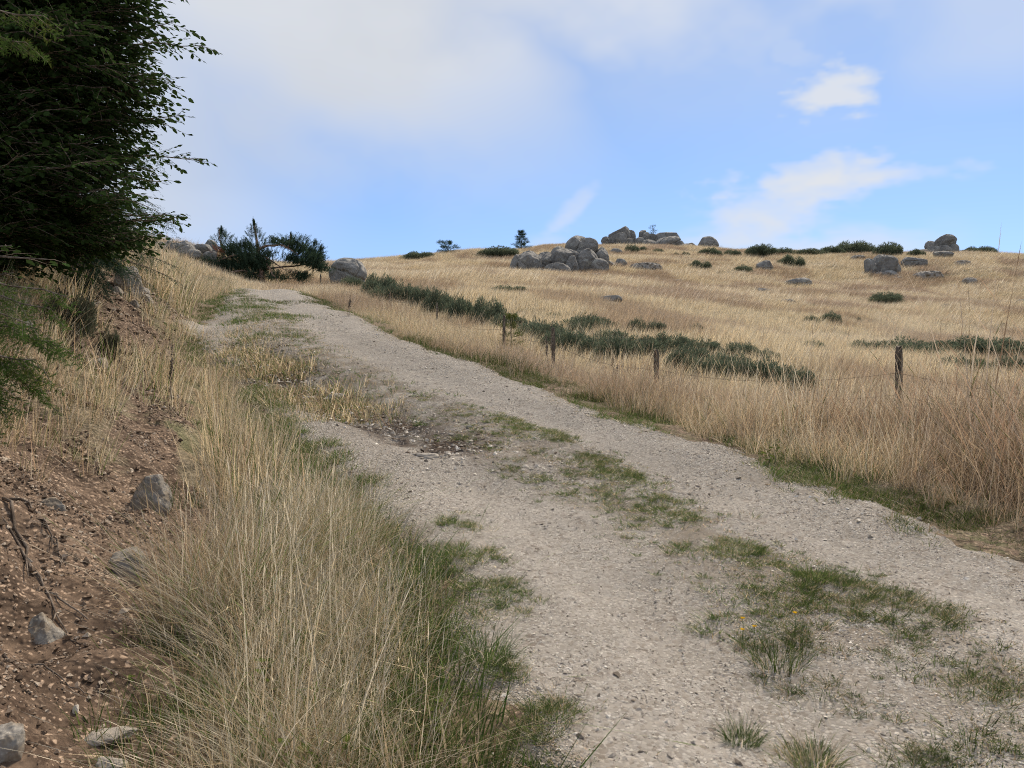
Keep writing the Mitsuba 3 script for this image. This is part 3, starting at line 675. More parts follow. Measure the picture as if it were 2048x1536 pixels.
# ------------------------------------------------------------------ broom and heather: x, y, half width, height, label
SHRUBS = [
    (35.44, 114.36, 2.68, 1.48, 'dark broom thicket at the left end of the skyline shrubs on the right hill'),
    (42.55, 116.62, 2.94, 1.28, 'brownish broom thicket second from the left along the right skyline'),
    (51.47, 122.33, 3.65, 1.97, 'tallest green broom thicket on the right skyline'),
    (49.11, 104.87, 1.91, 1.5, 'broom thicket just right of the tallest one on the skyline'),
    (50.83, 101.58, 1.32, 1.06, 'small broom thicket touching the left of the small right tor'),
    (64.34, 111.76, 2.72, 1.37, 'last broom thicket on the skyline right of the small tor'),
    (30.82, 113.02, 1.12, 0.96, 'small dark shrub right of the lone granite dome on the skyline'),
    (33.01, 95.95, 1.66, 1.49, 'rounded green shrub right of the dark tilted boulder'),
    (24.6, 85.93, 1.01, 0.89, 'low dark shrub left of the dark tilted boulder'),
    (28.43, 61.16, 1.43, 0.83, 'long dark shrub alone in the middle of the right hillside'),
    (19.51, 52.12, 0.31, 0.34, 'tiny green shrub above the pair of small dark shrubs'),
    (14.51, 39.09, 0.39, 0.43, 'left one of the pair of small dark shrubs on the hillside'),
    (15.64, 39.46, 0.53, 0.64, 'right one of the pair of small dark shrubs on the hillside'),
    (18.49, 42.89, 0.13, 0.28, 'tiny dark bush right of the pair of small dark shrubs'),
    (16.03, 107.36, 1.0, 1.26, 'dark shrub below the left part of the skyline tor'),
    (18.66, 114.73, 0.5, 0.67, 'little dark shrub below the middle of the skyline tor'),
    (20.22, 111.95, 0.94, 0.8, 'green shrub below the sloping slabs of the skyline tor'),
    (22.58, 105.02, 0.65, 0.82, 'small dark bush left of and below the lone granite dome'),
    (27.31, 111.04, 1.68, 1.15, 'ragged shrub in front of the lone granite dome'),
    (20.33, 88.02, 1.36, 0.91, 'leaning dark shrub in the grass below the lone granite dome'),
    (21.45, 105.59, 0.43, 0.48, 'tiny dark shrub below the skyline tor'),
    (-1.24, 94.06, 2.58, 1.03, 'flat dark shrub below the small conifer on the skyline'),
    (-0.04, 40.32, 1.13, 0.36, 'long flat green shrub on the lower hillside left of the central heap'),
    (-10.63, 92.95, 2.32, 1.08, 'flat dark shrub at the foot of the skyline bush left of centre'),
    (-8.33, 42.0, 0.73, 0.63, 'grey green broom under the lone dome beside the track'),
    (-5.76, 34.72, 0.81, 0.88, 'green broom right of the lone dome, highest of the row behind the fence'),
    (-4.49, 33.57, 0.6, 0.91, 'green broom second in the row down behind the fence'),
    (-3.67, 32.74, 0.4, 0.74, 'green broom left of the thin fence stake'),
    (-1.89, 29.17, 0.56, 0.79, 'green broom right of the thin fence stake'),
    (-0.89, 28.4, 0.58, 0.79, 'green broom in the row just left of the spiky juniper'),
    (0.79, 24.73, 0.49, 0.66, 'dark broom with pointed tips right of the spiky juniper'),
    (1.52, 28.82, 0.27, 0.19, 'low flat green shrub behind the row of broom'),
    (2.5, 26.4, 0.84, 0.61, 'rounded broom hump standing behind the row'),
    (2.17, 25.24, 0.42, 0.43, 'grey stemmed broom left below the rounded hump'),
    (2.88, 23.57, 0.51, 0.49, 'bright green broom in the middle of the row'),
    (1.56, 22.69, 0.78, 0.67, 'wide green broom in the middle of the row behind the fence'),
    (2.68, 20.92, 0.59, 0.65, 'wide green broom left of the second fence post'),
    (3.98, 25.67, 0.29, 0.35, 'grey twiggy bush in the meadow beyond the row of broom'),
    (4.58, 25.6, 0.28, 0.27, 'small rounded green bush in the meadow beyond the row'),
    (6.02, 26.27, 0.28, 0.22, 'faint greyish bush in the meadow beyond the row'),
    (3.72, 22.2, 0.26, 0.35, 'dead looking grey shrub behind the second fence post'),
    (4.19, 21.42, 0.51, 0.44, 'flat green broom right of the second fence post'),
    (5.13, 21.53, 0.54, 0.42, 'flat green broom in the middle of the hollow'),
    (5.95, 20.9, 0.5, 0.42, 'dark broom with a flat top in the hollow'),
    (6.48, 20.5, 0.38, 0.27, 'low dark broom trailing right in the hollow'),
    (4.1, 19.52, 0.42, 0.37, 'dark broom in the front rank right of the second fence post'),
    (4.68, 18.58, 0.43, 0.38, 'broom in the front rank of the hollow'),
    (5.21, 18.27, 0.41, 0.41, 'bushy broom in the front rank of the hollow'),
    (5.56, 18.0, 0.29, 0.42, 'small upright broom in the front rank of the hollow'),
    (6.09, 17.2, 0.38, 0.4, 'rightmost dark broom of the front rank in the hollow'),
    (9.5, 25.23, 0.31, 0.28, 'tiny broom alone in the grass left of the big fence post'),
    (11.98, 27.23, 0.52, 0.42, 'small broom left behind the big fence post'),
    (13.18, 26.97, 0.97, 0.59, 'broad dark broom behind the top of the big fence post'),
    (17.41, 30.02, 1.75, 0.63, 'long dark broom running out of the right edge of the picture'),
    (13.02, 23.08, 0.69, 0.34, 'low broom half sunk in grass at the right'),
    (14.65, 23.62, 0.69, 0.43, 'low broom half sunk in grass cut by the right edge'),
    (-5.33, 33.47, 0.72, 0.78, 'green broom filling the row between the first two below the lone dome'),
    (-2.87, 31.31, 0.57, 0.85, 'green broom behind and left of the thin fence stake'),
    (-0.11, 26.32, 0.53, 0.61, 'green broom at the foot of the spiky juniper'),
    (0.9, 24.04, 0.67, 0.59, 'dark broom in the row under the one with pointed tips'),
    (2.31, 22.0, 0.61, 0.51, 'green broom in the row below the wide middle one'),
    (3.33, 20.99, 0.61, 0.46, 'green broom in the row just behind the second fence post'),
    (4.52, 20.06, 0.49, 0.42, 'green broom in the second rank of the hollow'),
    (5.22, 19.43, 0.48, 0.4, 'dark broom in the second rank of the hollow'),
    (5.71, 17.96, 0.44, 0.4, 'green broom low in the hollow beside the rightmost dark one'),
    (47.63, 119.92, 2.22, 1.17, 'broom thicket filling the gap left of the tallest one on the skyline'),
    (38.6, 114.26, 1.41, 1.11, 'low broom between the first two thickets of the right skyline'),
    (-8.88, 19.39, 0.26, 0.79, 'tall dark broom growing behind the large boulder of the left bank'),
    (-15.19, 36.48, 0.27, 0.57, 'dark shrub overhanging the far end of the left bank'),
    (-9.47, 23.42, 0.22, 0.32, 'dark shrub at the foot of the far end of the left bank'),
    (-16.47, 37.96, 0.2, 0.35, 'small greyish shrub near the top of the far bank'),
    (-12.71, 34.8, 0.43, 0.41, 'low green shrub left of the foot of the pine'),
    (-5.09, 9.24, 0.25, 0.37, 'dark heather overhanging the middle of the left bank'),
    (-4.78, 9.55, 0.12, 0.23, 'small dark heather low on the left bank'),
]


def strips(base, d, ln, w, r, droop=0.0):
    """thin pointed leaves, two triangles each: base points, directions, lengths, widths"""
    n = len(base)
    side = np.cross(d, r.normal(0, 1, (n, 3)))
    side /= np.linalg.norm(side, axis=1, keepdims=True) + 1e-9
    mid = base + d * (ln * .5)[:, None]
    tip = base + d * ln[:, None] - np.array([0, 0, 1.0]) * (ln * droop)[:, None]
    v = np.stack([base, mid - side * w[:, None] * .5, mid + side * w[:, None] * .5, tip], 1).reshape(-1, 3)
    f = (np.array([[0, 1, 2], [1, 3, 2]])[None] + (np.arange(n) * 4)[:, None, None]).reshape(-1, 3)
    return v, f


def broom(seed, n=2600, kind=3, brown=.06):
    """a hummocky dome of upright green twigs, unit half width and height"""
    r = np.random.default_rng(seed)
    m = 24
    a, q = r.uniform(0, 6.283, m), np.sqrt(r.uniform(0, 1, m)) * .72
    cx, cy = q * np.cos(a), q * np.sin(a)
    ch = (1 - .62 * q ** 2) * r.uniform(.66, 1.0, m)
    cr = r.uniform(.16, .32, m)
    w = r.integers(0, m, n)
    t, ph, hh = np.sqrt(r.uniform(0, 1, n)), r.uniform(0, 6.283, n), r.uniform(0.0, 1, n) ** .6
    rad = cr[w] * t * np.sqrt(np.clip(1.06 - (hh - .45) ** 2 * 1.6, .1, 1))
    base = np.stack([cx[w] + rad * np.cos(ph), cy[w] + rad * np.sin(ph), ch[w] * (hh * (1 - .30 * t ** 2)) - .12], -1)
    d = np.stack([np.cos(ph) * t * .75 + cx[w] * .4, np.sin(ph) * t * .75 + cy[w] * .4, np.full(n, .75)], -1) + r.normal(0, .25, (n, 3))
    d /= np.linalg.norm(d, axis=1, keepdims=True)
    v, f = strips(base, d, r.uniform(.07, .17, n), r.uniform(.016, .032, n), r)
    k = np.where(r.uniform(0, 1, n) < brown, 4, kind)
    return (v, f), np.repeat(np.stack([r.uniform(0, 1, n), k], -1), 4, 0)


def source(i, m, u):
    scene[f'broom_source_{i}'] = {'type': 'shapegroup', 'shrub': mikit.ply(m, 'leaf_bsdf', uv=u)}
    return {'type': 'ref', 'id': f'broom_source_{i}'}


BROOM = [source(i, *broom(700 + i, 5200, 3, (.05, .10, .07, .25, .08, .75)[i])) for i in range(6)]
BIG_BROOM = [source(6 + i, *broom(720 + i, 10000, 3, .07)) for i in range(3)]
rs = np.random.default_rng(31)
for i, (x, y, hw, ht, text) in enumerate(SHRUBS):
    key = numbered('heather_bush' if 'heather' in text else 'broom_shrub')
    brown = 'grey' in text or 'brown' in text or 'dead' in text or 'heather' in text
    src = BROOM[5 if 'dead' in text or 'heather' in text else 3] if brown and 'grey green' not in text else (BIG_BROOM[i % 3] if hw > 1.2 else BROOM[(0, 1, 2, 4)[i % 4]])
    z = float(H(np.array([x]), np.array([y]))[0])
    scene[key] = {'type': 'instance', 'group': src, 'to_world': T().translate([x, y, z - .06 * ht]).rotate([0, 0, 1], float(rs.uniform(-60, 60))).scale([hw * (1.42 if y < 36 else 1.18), hw * rs.uniform(.9, 1.25), ht * (1.12 if y < 36 else 1.0) * rs.uniform(.85, 1.3) + (.16 if y < 36 else .12)])}
    label(key, text, 'shrub', 'heather bushes of the bank' if 'heather' in text else 'broom shrubs of the hillside')

# ------------------------------------------------------------------ trees
def tube(points, radii, sides=6):
    p = np.asarray(points, float)
    rr = np.broadcast_to(np.asarray(radii, float), (len(p),))
    t = np.gradient(p, axis=0)
    t /= np.linalg.norm(t, axis=1, keepdims=True) + 1e-12
    ref = np.where(np.abs(t[:, 2:]) < .9, [0, 0, 1.0], [1.0, 0, 0])
    a = np.cross(t, ref)
    a /= np.linalg.norm(a, axis=1, keepdims=True) + 1e-12
    b, g = np.cross(t, a), np.arange(sides) * 2 * np.pi / sides
    v = p[:, None] + rr[:, None, None] * (np.cos(g)[None, :, None] * a[:, None] + np.sin(g)[None, :, None] * b[:, None])
    i, j = np.meshgrid(np.arange(len(p) - 1), np.arange(sides), indexing='ij')
    f = np.stack([i * sides + j, i * sides + (j + 1) % sides, (i + 1) * sides + (j + 1) % sides, (i + 1) * sides + j], -1).reshape(-1, 4)
    f = np.vstack([f[:, [0, 1, 2]], f[:, [0, 2, 3]]])
    n = len(p) * sides
    v = np.vstack([v.reshape(-1, 3), p[:1], p[-1:]])
    k = np.arange(sides)
    f = np.vstack([f, np.stack([(k + 1) % sides, k, 0 * k + n], 1), np.stack([n - sides + k, n - sides + (k + 1) % sides, 0 * k + n + 1], 1)])
    return v, f


def curve(pts, n=8, jit=0.0, r=None):
    pts = np.asarray(pts, float)
    t = np.linspace(0, 1, len(pts))
    f = PchipInterpolator(t, pts, axis=0)
    out = f(np.linspace(0, 1, n))
    if jit:
        out[1:-1] += r.normal(0, jit, (n - 2, 3))
    return out


def merge(meshes):
    s = Soup()
    for v, f in meshes:
        s.put(v, f, (0, 0))
    return s.get()[0]


def shoots(pos, d, ln, rad, needles, wid, r, kind, fwd=.8):
    """bottle brush shoots of needles"""
    n = len(pos)
    t = np.tile(np.linspace(.05, 1, needles), n)
    P, D, L = np.repeat(pos, needles, 0), np.repeat(d, needles, 0), np.repeat(ln, needles)
    side = np.cross(D, r.normal(0, 1, (len(P), 3)))
    side /= np.linalg.norm(side, axis=1, keepdims=True) + 1e-9
    nd = D * fwd + side
    nd /= np.linalg.norm(nd, axis=1, keepdims=True)
    v, f = strips(P + D * (t * L)[:, None], nd, r.uniform(.7, 1.2, len(P)) * rad, np.full(len(P), wid), r)
    u = np.repeat(np.stack([np.repeat(r.uniform(0, 1, n), needles) * .6 + r.uniform(0, .4, len(P)), np.full(len(P), kind)], -1), 4, 0)
    return v, f, u


def unit(a):
    return a / (np.linalg.norm(a, axis=-1, keepdims=True) + 1e-9)


# --- the spreading pine at the end of the track
PX, PY = -12.96, 42.0
PZ = float(H(np.array([PX]), np.array([PY]))[0])
PINE0 = np.array([PX, PY, PZ - .05])
rp = np.random.default_rng(41)
at_pine = lambda q: np.array([(a, c, b) for a, b, c in q]) + PINE0
label('pine_tree', 'spreading low pine with three pointed tops at the end of the track', 'pine tree')
add('pine_tree__trunk', tube(curve(at_pine([(0, -.1, 0), (-.08, .7, 0), (-.18, 1.43, 0), (-.27, 2.04, 0), (-.36, 2.7, 0), (-.45, 3.3, 0)]), 12), np.linspace(.17, .02, 12), 9), 'pine_bark_bsdf', True)
LIMBS = [([(-.2, 1.92, 0), (.32, 2.06, -.25), (1.04, 2.08, -.5), (1.46, 1.9, -.5), (1.9, 1.62, -.3)], .075), ([(-.05, 1.62, 0), (.57, 1.27, -.3), (1.1, .93, -.6), (2.0, .6, -.8)], .05), ([(.2, 1.15, -.1), (.6, .7, -.5), (1.07, .05, -.8)], .055),
         ([(-.25, 1.66, 0), (-.93, 1.64, -.35), (-1.9, 1.36, -.5), (-2.4, 1.2, -.4)], .065), ([(-1.8, 1.38, -.5), (-2.05, 2.05, -.3), (-2.14, 2.95, -.3)], .045), ([(-.05, .4, 0), (-.8, .75, -.5), (-1.8, .6, -.8), (-3.0, .75, -.9)], .06),
         ([(-.1, .15, 0), (-.8, .38, -.6), (-1.5, .22, -.9), (-1.58, .0, -1.0)], .03), ([(-.1, .3, 0), (-.6, .15, -.5), (-1.1, .45, -.8)], .022), ([(1.4, 1.92, -.5), (1.5, 2.3, -.3), (1.5, 2.65, -.3)], .035), ([(.1, .9, .1), (1.3, 1.1, .5), (2.4, 1.2, .3), (3.0, .8, .0)], .06),
         ([(-.2, 1.3, .2), (-1.0, 1.5, .9), (-1.9, 1.2, 1.2)], .05), ([(0, .5, .1), (.8, .5, .7), (1.7, .45, .8)], .045)]
for pts, rad in LIMBS:
    add(numbered('pine_tree__limb'), tube(curve(at_pine(pts), 9, .02, rp), np.linspace(rad, rad * .3, 9), 6), 'pine_bark_bsdf', True)
BLOBS = [(2.0, 1.57, 1.05, .80, 330), (1.1, 2.12, .75, .22, 90), (-.85, 1.12, 1.05, .62, 330), (-2.4, 1.0, .95, .5, 230), (-3.0, .58, .42, .2, 60), (-.15, 1.25, .5, .85, 190), (-.4, .4, .55, .22, 60), (.65, .4, .5, .2, 45), (1.8, .42, .5, .26, 60), (3.05, .85, .22, .1, 22),
         (-1.0, 1.95, .85, .18, 110), (2.75, 1.4, .35, .7, 90), (-1.9, 1.75, .4, .25, 60)]
pos = []
for bx, bz, ra, rb, n in BLOBS:
    m = max(3, int(n / 6.5))
    q = unit(rp.normal(0, 1, (m, 3))) * (rp.uniform(.15, 1, (m, 1)) ** .5)
    k = np.stack([bx + q[:, 0] * ra, q[:, 1] * .85, bz + q[:, 2] * rb], -1)
    k = np.repeat(k, 23, 0) + rp.normal(0, 1, (m * 23, 3)) * (.17, .17, .09)
    pos.append(k[(k[:, 2] > .1) & ((((k[:, 0] - 1.15) / .42) ** 2 + ((k[:, 2] - 1.70) / .16) ** 2) > 1)])
for ax, az, base_z, hw, n in ((-.45, 3.42, 2.05, .62, 130), (-2.14, 3.05, 2.1, .68, 115), (1.47, 2.72, 2.1, .30, 30), (2.6, 2.45, 1.9, .3, 24), (2.95, 2.2, 1.7, .25, 16), (.95, 2.5, 2.1, .2, 12)):     # pointed leaders in whorls
    lv = rp.choice(np.linspace(.05, 1, 6), n)
    a, e = rp.uniform(0, 6.283, n), rp.uniform(.25, 1.0, n)
    pos.append(np.stack([ax + (.12 * lv) + np.cos(a) * hw * lv * e, np.sin(a) * hw * lv * e, az - .25 - (az - base_z - .25) * lv + .18 * lv * e], -1))
    pos.append(np.stack([np.full(9, ax) + np.linspace(0, .06, 9), rp.normal(0, .02, 9), np.linspace(az - .22, az - .9, 9)], -1))
pos = np.vstack(pos)
dead = (((pos[:, 0] + 2.22) / .42) ** 2 + ((pos[:, 2] - 1.66) / .26) ** 2 < 1) & (pos[:, 1] < .2)
d = np.stack([np.clip((pos[:, 0] + .2) * .28, -.6, .6), pos[:, 1] * .3, np.full(len(pos), .85)], -1) + rp.normal(0, .28, (len(pos), 3))
lead = pos[:, 2] > 2.25
d[lead] = np.stack([np.clip(pos[lead, 0] - np.where(pos[lead, 0] < -1.2, -2.1, np.where(pos[lead, 0] < .6, -.4, 1.5)), -.5, .5) * 1.6, pos[lead, 1] * 1.2, np.full(lead.sum(), .75)], -1)
d = unit(d)
for m_, key, kd in ((~dead, 'pine_tree__crown', 1), (dead, 'pine_tree__dead_foliage', 5)):
    v, f, u = shoots(pos[m_] + PINE0, d[m_], np.where(lead[m_], rp.uniform(.24, .38, m_.sum()), rp.uniform(.18, .34, m_.sum())), .07, 30, .016, rp, kd)
    add(key, (v, f), 'leaf_bsdf', False, u)
label('pine_tree__dead_foliage', 'patch of dead rust red needles')


def small_conifer(key, x, y, hgt, hw, seed, text, cat, n=200, lumps=7, kind=1, top=.06, base=0.0, scale=.2):
    r = np.random.default_rng(seed)
    z = float(H(np.array([x]), np.array([y]))[0])
    o = np.array([x, y, z])
    label(key, text, cat)
    add(key + '__trunk', tube(curve([o + (0, 0, -.1), o + (.03 * hgt, 0, hgt * .5), o + (0, 0, hgt * .95)], 6), np.linspace(.05, .012, 6) * hgt * .6, 6), 'bark_bsdf', True)
    t = r.uniform(0, 1, n)
    t = (np.floor(t * lumps) + r.uniform(.2, .8, n)) / lumps
    a = r.uniform(0, 6.283, n)
    rad = hw * (top + (1 - top) * (1 - t) ** .8) * np.sqrt(r.uniform(.02, 1, n)) * (.75 + .4 * np.sin(np.floor(t * lumps) * 2.3 + a))
    p = np.stack([rad * np.cos(a), rad * np.sin(a), hgt * (base + (1 - base) * t)], -1)
    dd = unit(np.stack([np.cos(a), np.sin(a), .35 + 0 * a], -1) * np.array([1, 1, 1]) + r.normal(0, .3, (n, 3)) + np.array([0, 0, .5]) * t[:, None])
    v, f, u = shoots(p + o, dd, r.uniform(.7, 1.3, n) * scale, scale * .32, 18, scale * .07, r, kind)
    add(key + '__crown', (v, f), 'leaf_bsdf', False, u)


small_conifer('small_pine', 1.28, 112.0, 2.75, 1.45, 51, 'small dark pointed conifer standing alone on the skyline', 'conifer', 900, 8, 1, .05, .02, .34)
small_conifer('skyline_bush', -7.9, 99.0, 1.55, 1.6, 52, 'dark ragged bush on the skyline left of the small conifer', 'bush', 700, 3, 1, .5, .0, .30)
small_conifer('juniper', -.05, 21.6, .92, .42, 53, 'spiky bright green juniper in the row of broom behind the fence', 'juniper', 300, 4, 6, .12, .02, .12)
small_conifer('rowan_sapling', 22.8, 131.0, 3.6, .62, 54, 'tiny tree sprouting from the rocks of the skyline tor', 'tree', 130, 4, 0, .7, .58, .26)


# --- leaves and trees of the near left
def leaves(base, d, up, ln, wd, r, kind):
    """pointed oval leaves with six corners, slightly twisted"""
    n = len(base)
    s = unit(np.cross(d, up))
    nn = unit(np.cross(s, d))
    L, W = ln[:, None], wd[:, None]
    a, b = base + d * L * .30 - nn * L * .02, base + d * L * .68 - nn * L * .05
    tip = base + d * L - nn * L * .12
    v = np.stack([base, a - s * W * .46, b - s * W * .40 + nn * W * .14, tip, b + s * W * .40 - nn * W * .10, a + s * W * .46], 1).reshape(-1, 3)
    f = np.array([[0, 5, 1], [1, 5, 4], [1, 4, 2], [2, 4, 3]])
    f = (f[None] + (np.arange(n) * 6)[:, None, None]).reshape(-1, 3)
    return v, f, np.repeat(np.stack([r.uniform(0, 1, n), np.broadcast_to(kind, (n,))], -1), 6, 0)


def beech_limb(start, tip, r, sag=.10, twig=.5, gap=.085, leaf=.066):
    """(limb polyline, twig tubes, leaf base, direction, up)"""
    start, tip = np.asarray(start, float), np.asarray(tip, float)
    L = np.linalg.norm(tip - start)
    n = max(6, int(L / .22))
    t = np.linspace(0, 1, n)[:, None]
    line = start + (tip - start) * t + np.array([0, 0, 1.0]) * (np.sin(t * np.pi) * sag * L)
    line[1:-1] += r.normal(0, .018, (n - 2, 3))
    axis = unit((tip - start)[None])[0]
    B, D, tw = [], [], []
    m = int(L / gap)
    for k in range(m):
        q = .16 + .84 * (k + .5) / m
        p = np.array([np.interp(q, t[:, 0], line[:, j]) for j in range(3)])
        side = unit(np.cross(axis, [0, 0, 1.0])) * (1 if k % 2 else -1)
        dd = unit(axis * r.uniform(.5, 1.0) + side * r.uniform(.5, 1.0) + np.array([0, 0, r.uniform(-.50, .42)]))
        ln = twig * (.46 + .60 * (1 - q ** 3)) * r.uniform(.4, 1.0) + .05
        e = p + dd * ln - np.array([0, 0, .10 * ln])
        tw.append((p, e))
        c = max(2, int(ln / .048))
        for j in range(c):
            s = (j + .7) / c
            B.append(p + (e - p) * s)
            D.append(unit(dd + np.cross(dd, [0, 0, 1.0]) * (.85 if j % 2 else -.85) * (1 - .6 * (j == c - 1)) + r.normal(0, .2, 3) + np.array([0, 0, r.uniform(-.6, .1)])))
    return line, tw, np.array(B), np.array(D)


def beech(key, limbs, r, text, cat, leaf=.066, gap=.085, twig=.5, kind=0):
    label(key, text, cat)
    tubes, twigs, B, D = [], [], [], []
    for s, e in limbs:
        line, tw, b, d = beech_limb(s, e, r, r.uniform(.0, .10), twig, gap, leaf)
        L = np.linalg.norm(np.asarray(e) - np.asarray(s))
        tubes.append(tube(line, np.linspace(.006 + .009 * L, .0035, len(line)), 5))
        twigs += [tube([p, (p + q) / 2 + (0, 0, .01), q], [.003, .0024, .0012], 3) for p, q in tw]
        B.append(b)
        D.append(d)
    B, D = np.vstack(B), np.vstack(D)
    up = unit(np.array([0, 0, 1.0]) + r.normal(0, .38, (len(B), 3)))
    ln = leaf * r.uniform(.65, 1.15, len(B))
    v, f, u = leaves(B, D, up, ln, ln * r.uniform(.55, .7, len(B)), r, kind)
    add(key + '__limbs', merge(tubes), 'bark_bsdf', True)
    labels[key + '__limbs'] = {'kind': 'stuff'}
    add(key + '__twigs', merge(twigs), 'bark_bsdf')
    labels[key + '__twigs'] = {'kind': 'stuff'}
    add(key + '__crown', (v, f), 'leaf_bsdf', False, u)


rb = np.random.default_rng(61)
BX, BY = -6.2, 8.7
BZ = float(H(np.array([BX]), np.array([BY]))[0])
limbs = []
for z, x, y in ((3.30, -3.30, 8.0), (3.55, -3.72, 8.4), (3.72, -3.62, 8.2), (3.86, -3.62, 8.8), (4.02, -3.52, 8.0), (4.18, -3.40, 8.6), (4.34, -3.34, 8.3), (4.48, -3.30, 8.1), (4.62, -3.28, 8.7), (4.78, -3.40, 8.2), (4.92, -3.36, 8.5), (5.06, -3.26, 8.2), (5.22, -3.30, 8.6), (5.38, -3.22, 8.0), (5.55, -3.24, 8.4),
                (5.75, -3.25, 8.3), (3.05, -4.15, 8.2), (3.12, -4.6, 7.7), (3.0, -4.9, 8.0), (3.25, -4.2, 8.9)):      # boughs reaching over the track side
    x -= .46
    limbs.append(((BX + .1, BY, z - rb.uniform(-.15, .45)), (x, y, z)))
    for _ in range(6):
        limbs.append(((BX + .1, BY, z - rb.uniform(-.3, .5)), (x - rb.uniform(-.04, .50), y + rb.uniform(-.8, .6), z + rb.uniform(-.12, .14))))
for k in range(330):
    a = rb.uniform(-math.pi, math.pi)
    if k < 250:
        a = rb.uniform(-2.3, .45)            # the side towards the track and the viewer
    t = rb.uniform(0, 1) ** (1.9 if k < 250 else 1.0)
    z = 2.95 + 6.2 * t
    rad = 2.95 * math.sin(math.pi * min(1, .28 + .62 * t)) * rb.uniform(.55, 1.0)
    limbs.append(((BX, BY, max(2.4, z - rb.uniform(0, .8))), (BX + rad * math.cos(a), BY + rad * math.sin(a), z)))
beech('beech_tree', limbs, rb, 'dark leafy beech overhanging the bank at the upper left', 'beech tree', .080, .068, .58)
add('beech_tree__trunk', tube(curve([(BX - .1, BY + .1, BZ - .2), (BX, BY, BZ + 2), (BX + .05, BY, BZ + 4.5), (BX, BY, BZ + 7)], 12), np.linspace(.17, .03, 12), 10), 'bark_bsdf', True)
SX, SY = -4.5, 5.4
SZ = float(H(np.array([SX]), np.array([SY]))[0])
limbs = [((SX, SY, 2.05), (-2.86, 4.98, 2.27)), ((SX, SY, 2.2), (-3.1, 5.0, 2.36)), ((SX, SY, 1.95), (-3.15, 5.1, 2.20))] + [((SX, SY, 2.2 + .2 * k), (SX + .9 * math.cos(a), SY + .9 * math.sin(a), 2.5 + .2 * k)) for k, a in enumerate((2.2, 3.6, 1.2, 4.6))]
beech('beech_sapling', limbs, rb, 'leafy beech twig reaching in from the left edge above the larch', 'sapling', .062, .10, .22)
add('beech_sapling__trunk', tube(curve([(SX, SY, SZ - .1), (SX + .02, SY, SZ + .8), (SX, SY, 3.2)], 7), np.linspace(.035, .01, 7), 7), 'bark_bsdf', True)

# --- dark spruce behind the beech
rq = np.random.default_rng(62)
QX, QY = -7.25, 13.3
QZ = float(H(np.array([QX]), np.array([QY]))[0])
label('spruce_tree', 'dark drooping spruce growing on the bank behind the beech', 'spruce')
add('spruce_tree__trunk', tube([(QX, QY, QZ - .2), (QX, QY, QZ + 3), (QX, QY, QZ + 6.5)], [.16, .10, .02], 8), 'bark_bsdf', True)
tubes, pos, dirs = [], [], []
tips = [(-5.95, 12.9, 4.0), (-6.02, 13.0, 3.75), (-6.1, 13.2, 4.15), (-6.3, 12.8, 3.4), (-6.35, 12.9, 3.1), (-6.42, 12.8, 2.85), (-6.5, 13.0, 2.65), (-6.25, 13.4, 3.6)]
for k in range(42):
    z_ = 2.5 + 1.6 * rq.uniform(0, 1)
    tips.append((-6.45 + .42 * (z_ - 2.5) / 1.6 - .75 * rq.uniform(0, 1) ** 1.5, rq.uniform(12.35, 13.2), z_))
for k in range(170):
    a, h = rq.uniform(-math.pi, math.pi), rq.uniform(0, 1)
    L = 1.45 * (1 - h) ** .8 + .25
    tips.append((QX + L * math.cos(a), QY + L * math.sin(a), QZ + .15 + 6.0 * h - .25 * L))
for tp in tips:
    tp = np.array(tp)
    st = np.array([QX, QY, max(QZ + .3, tp[2] + .28)])
    ln = curve([st, st * .45 + tp * .55 + (0, 0, .10), tp], 8)
    tubes.append(tube(ln, np.linspace(.016, .004, 8), 4))
    ax = unit((tp - st)[None])[0]
    near = len(tubes) <= 50
    for q in np.linspace(.15, 1, 30 if near else 18):
        p = np.array([np.interp(q, np.linspace(0, 1, 8), ln[:, j]) for j in range(3)])
        for sgn in (-1, 1, -.3) if near else (-1, 1):
            pos.append(p)
            dirs.append(unit(ax * .7 + np.cross(ax, [0, 0, 1.0]) * sgn * rq.uniform(.3, .9) + np.array([0, 0, rq.uniform(-.75, -.15)])))
pos, dirs = np.array(pos), np.array(dirs)
v, f, u = shoots(pos, dirs, rq.uniform(.16, .36, len(pos)), .030, 14, .011, rq, 1)
add('spruce_tree__branches', merge(tubes), 'bark_bsdf')
labels['spruce_tree__branches'] = {'kind': 'stuff'}
add('spruce_tree__crown', (v, f), 'leaf_bsdf', False, u)

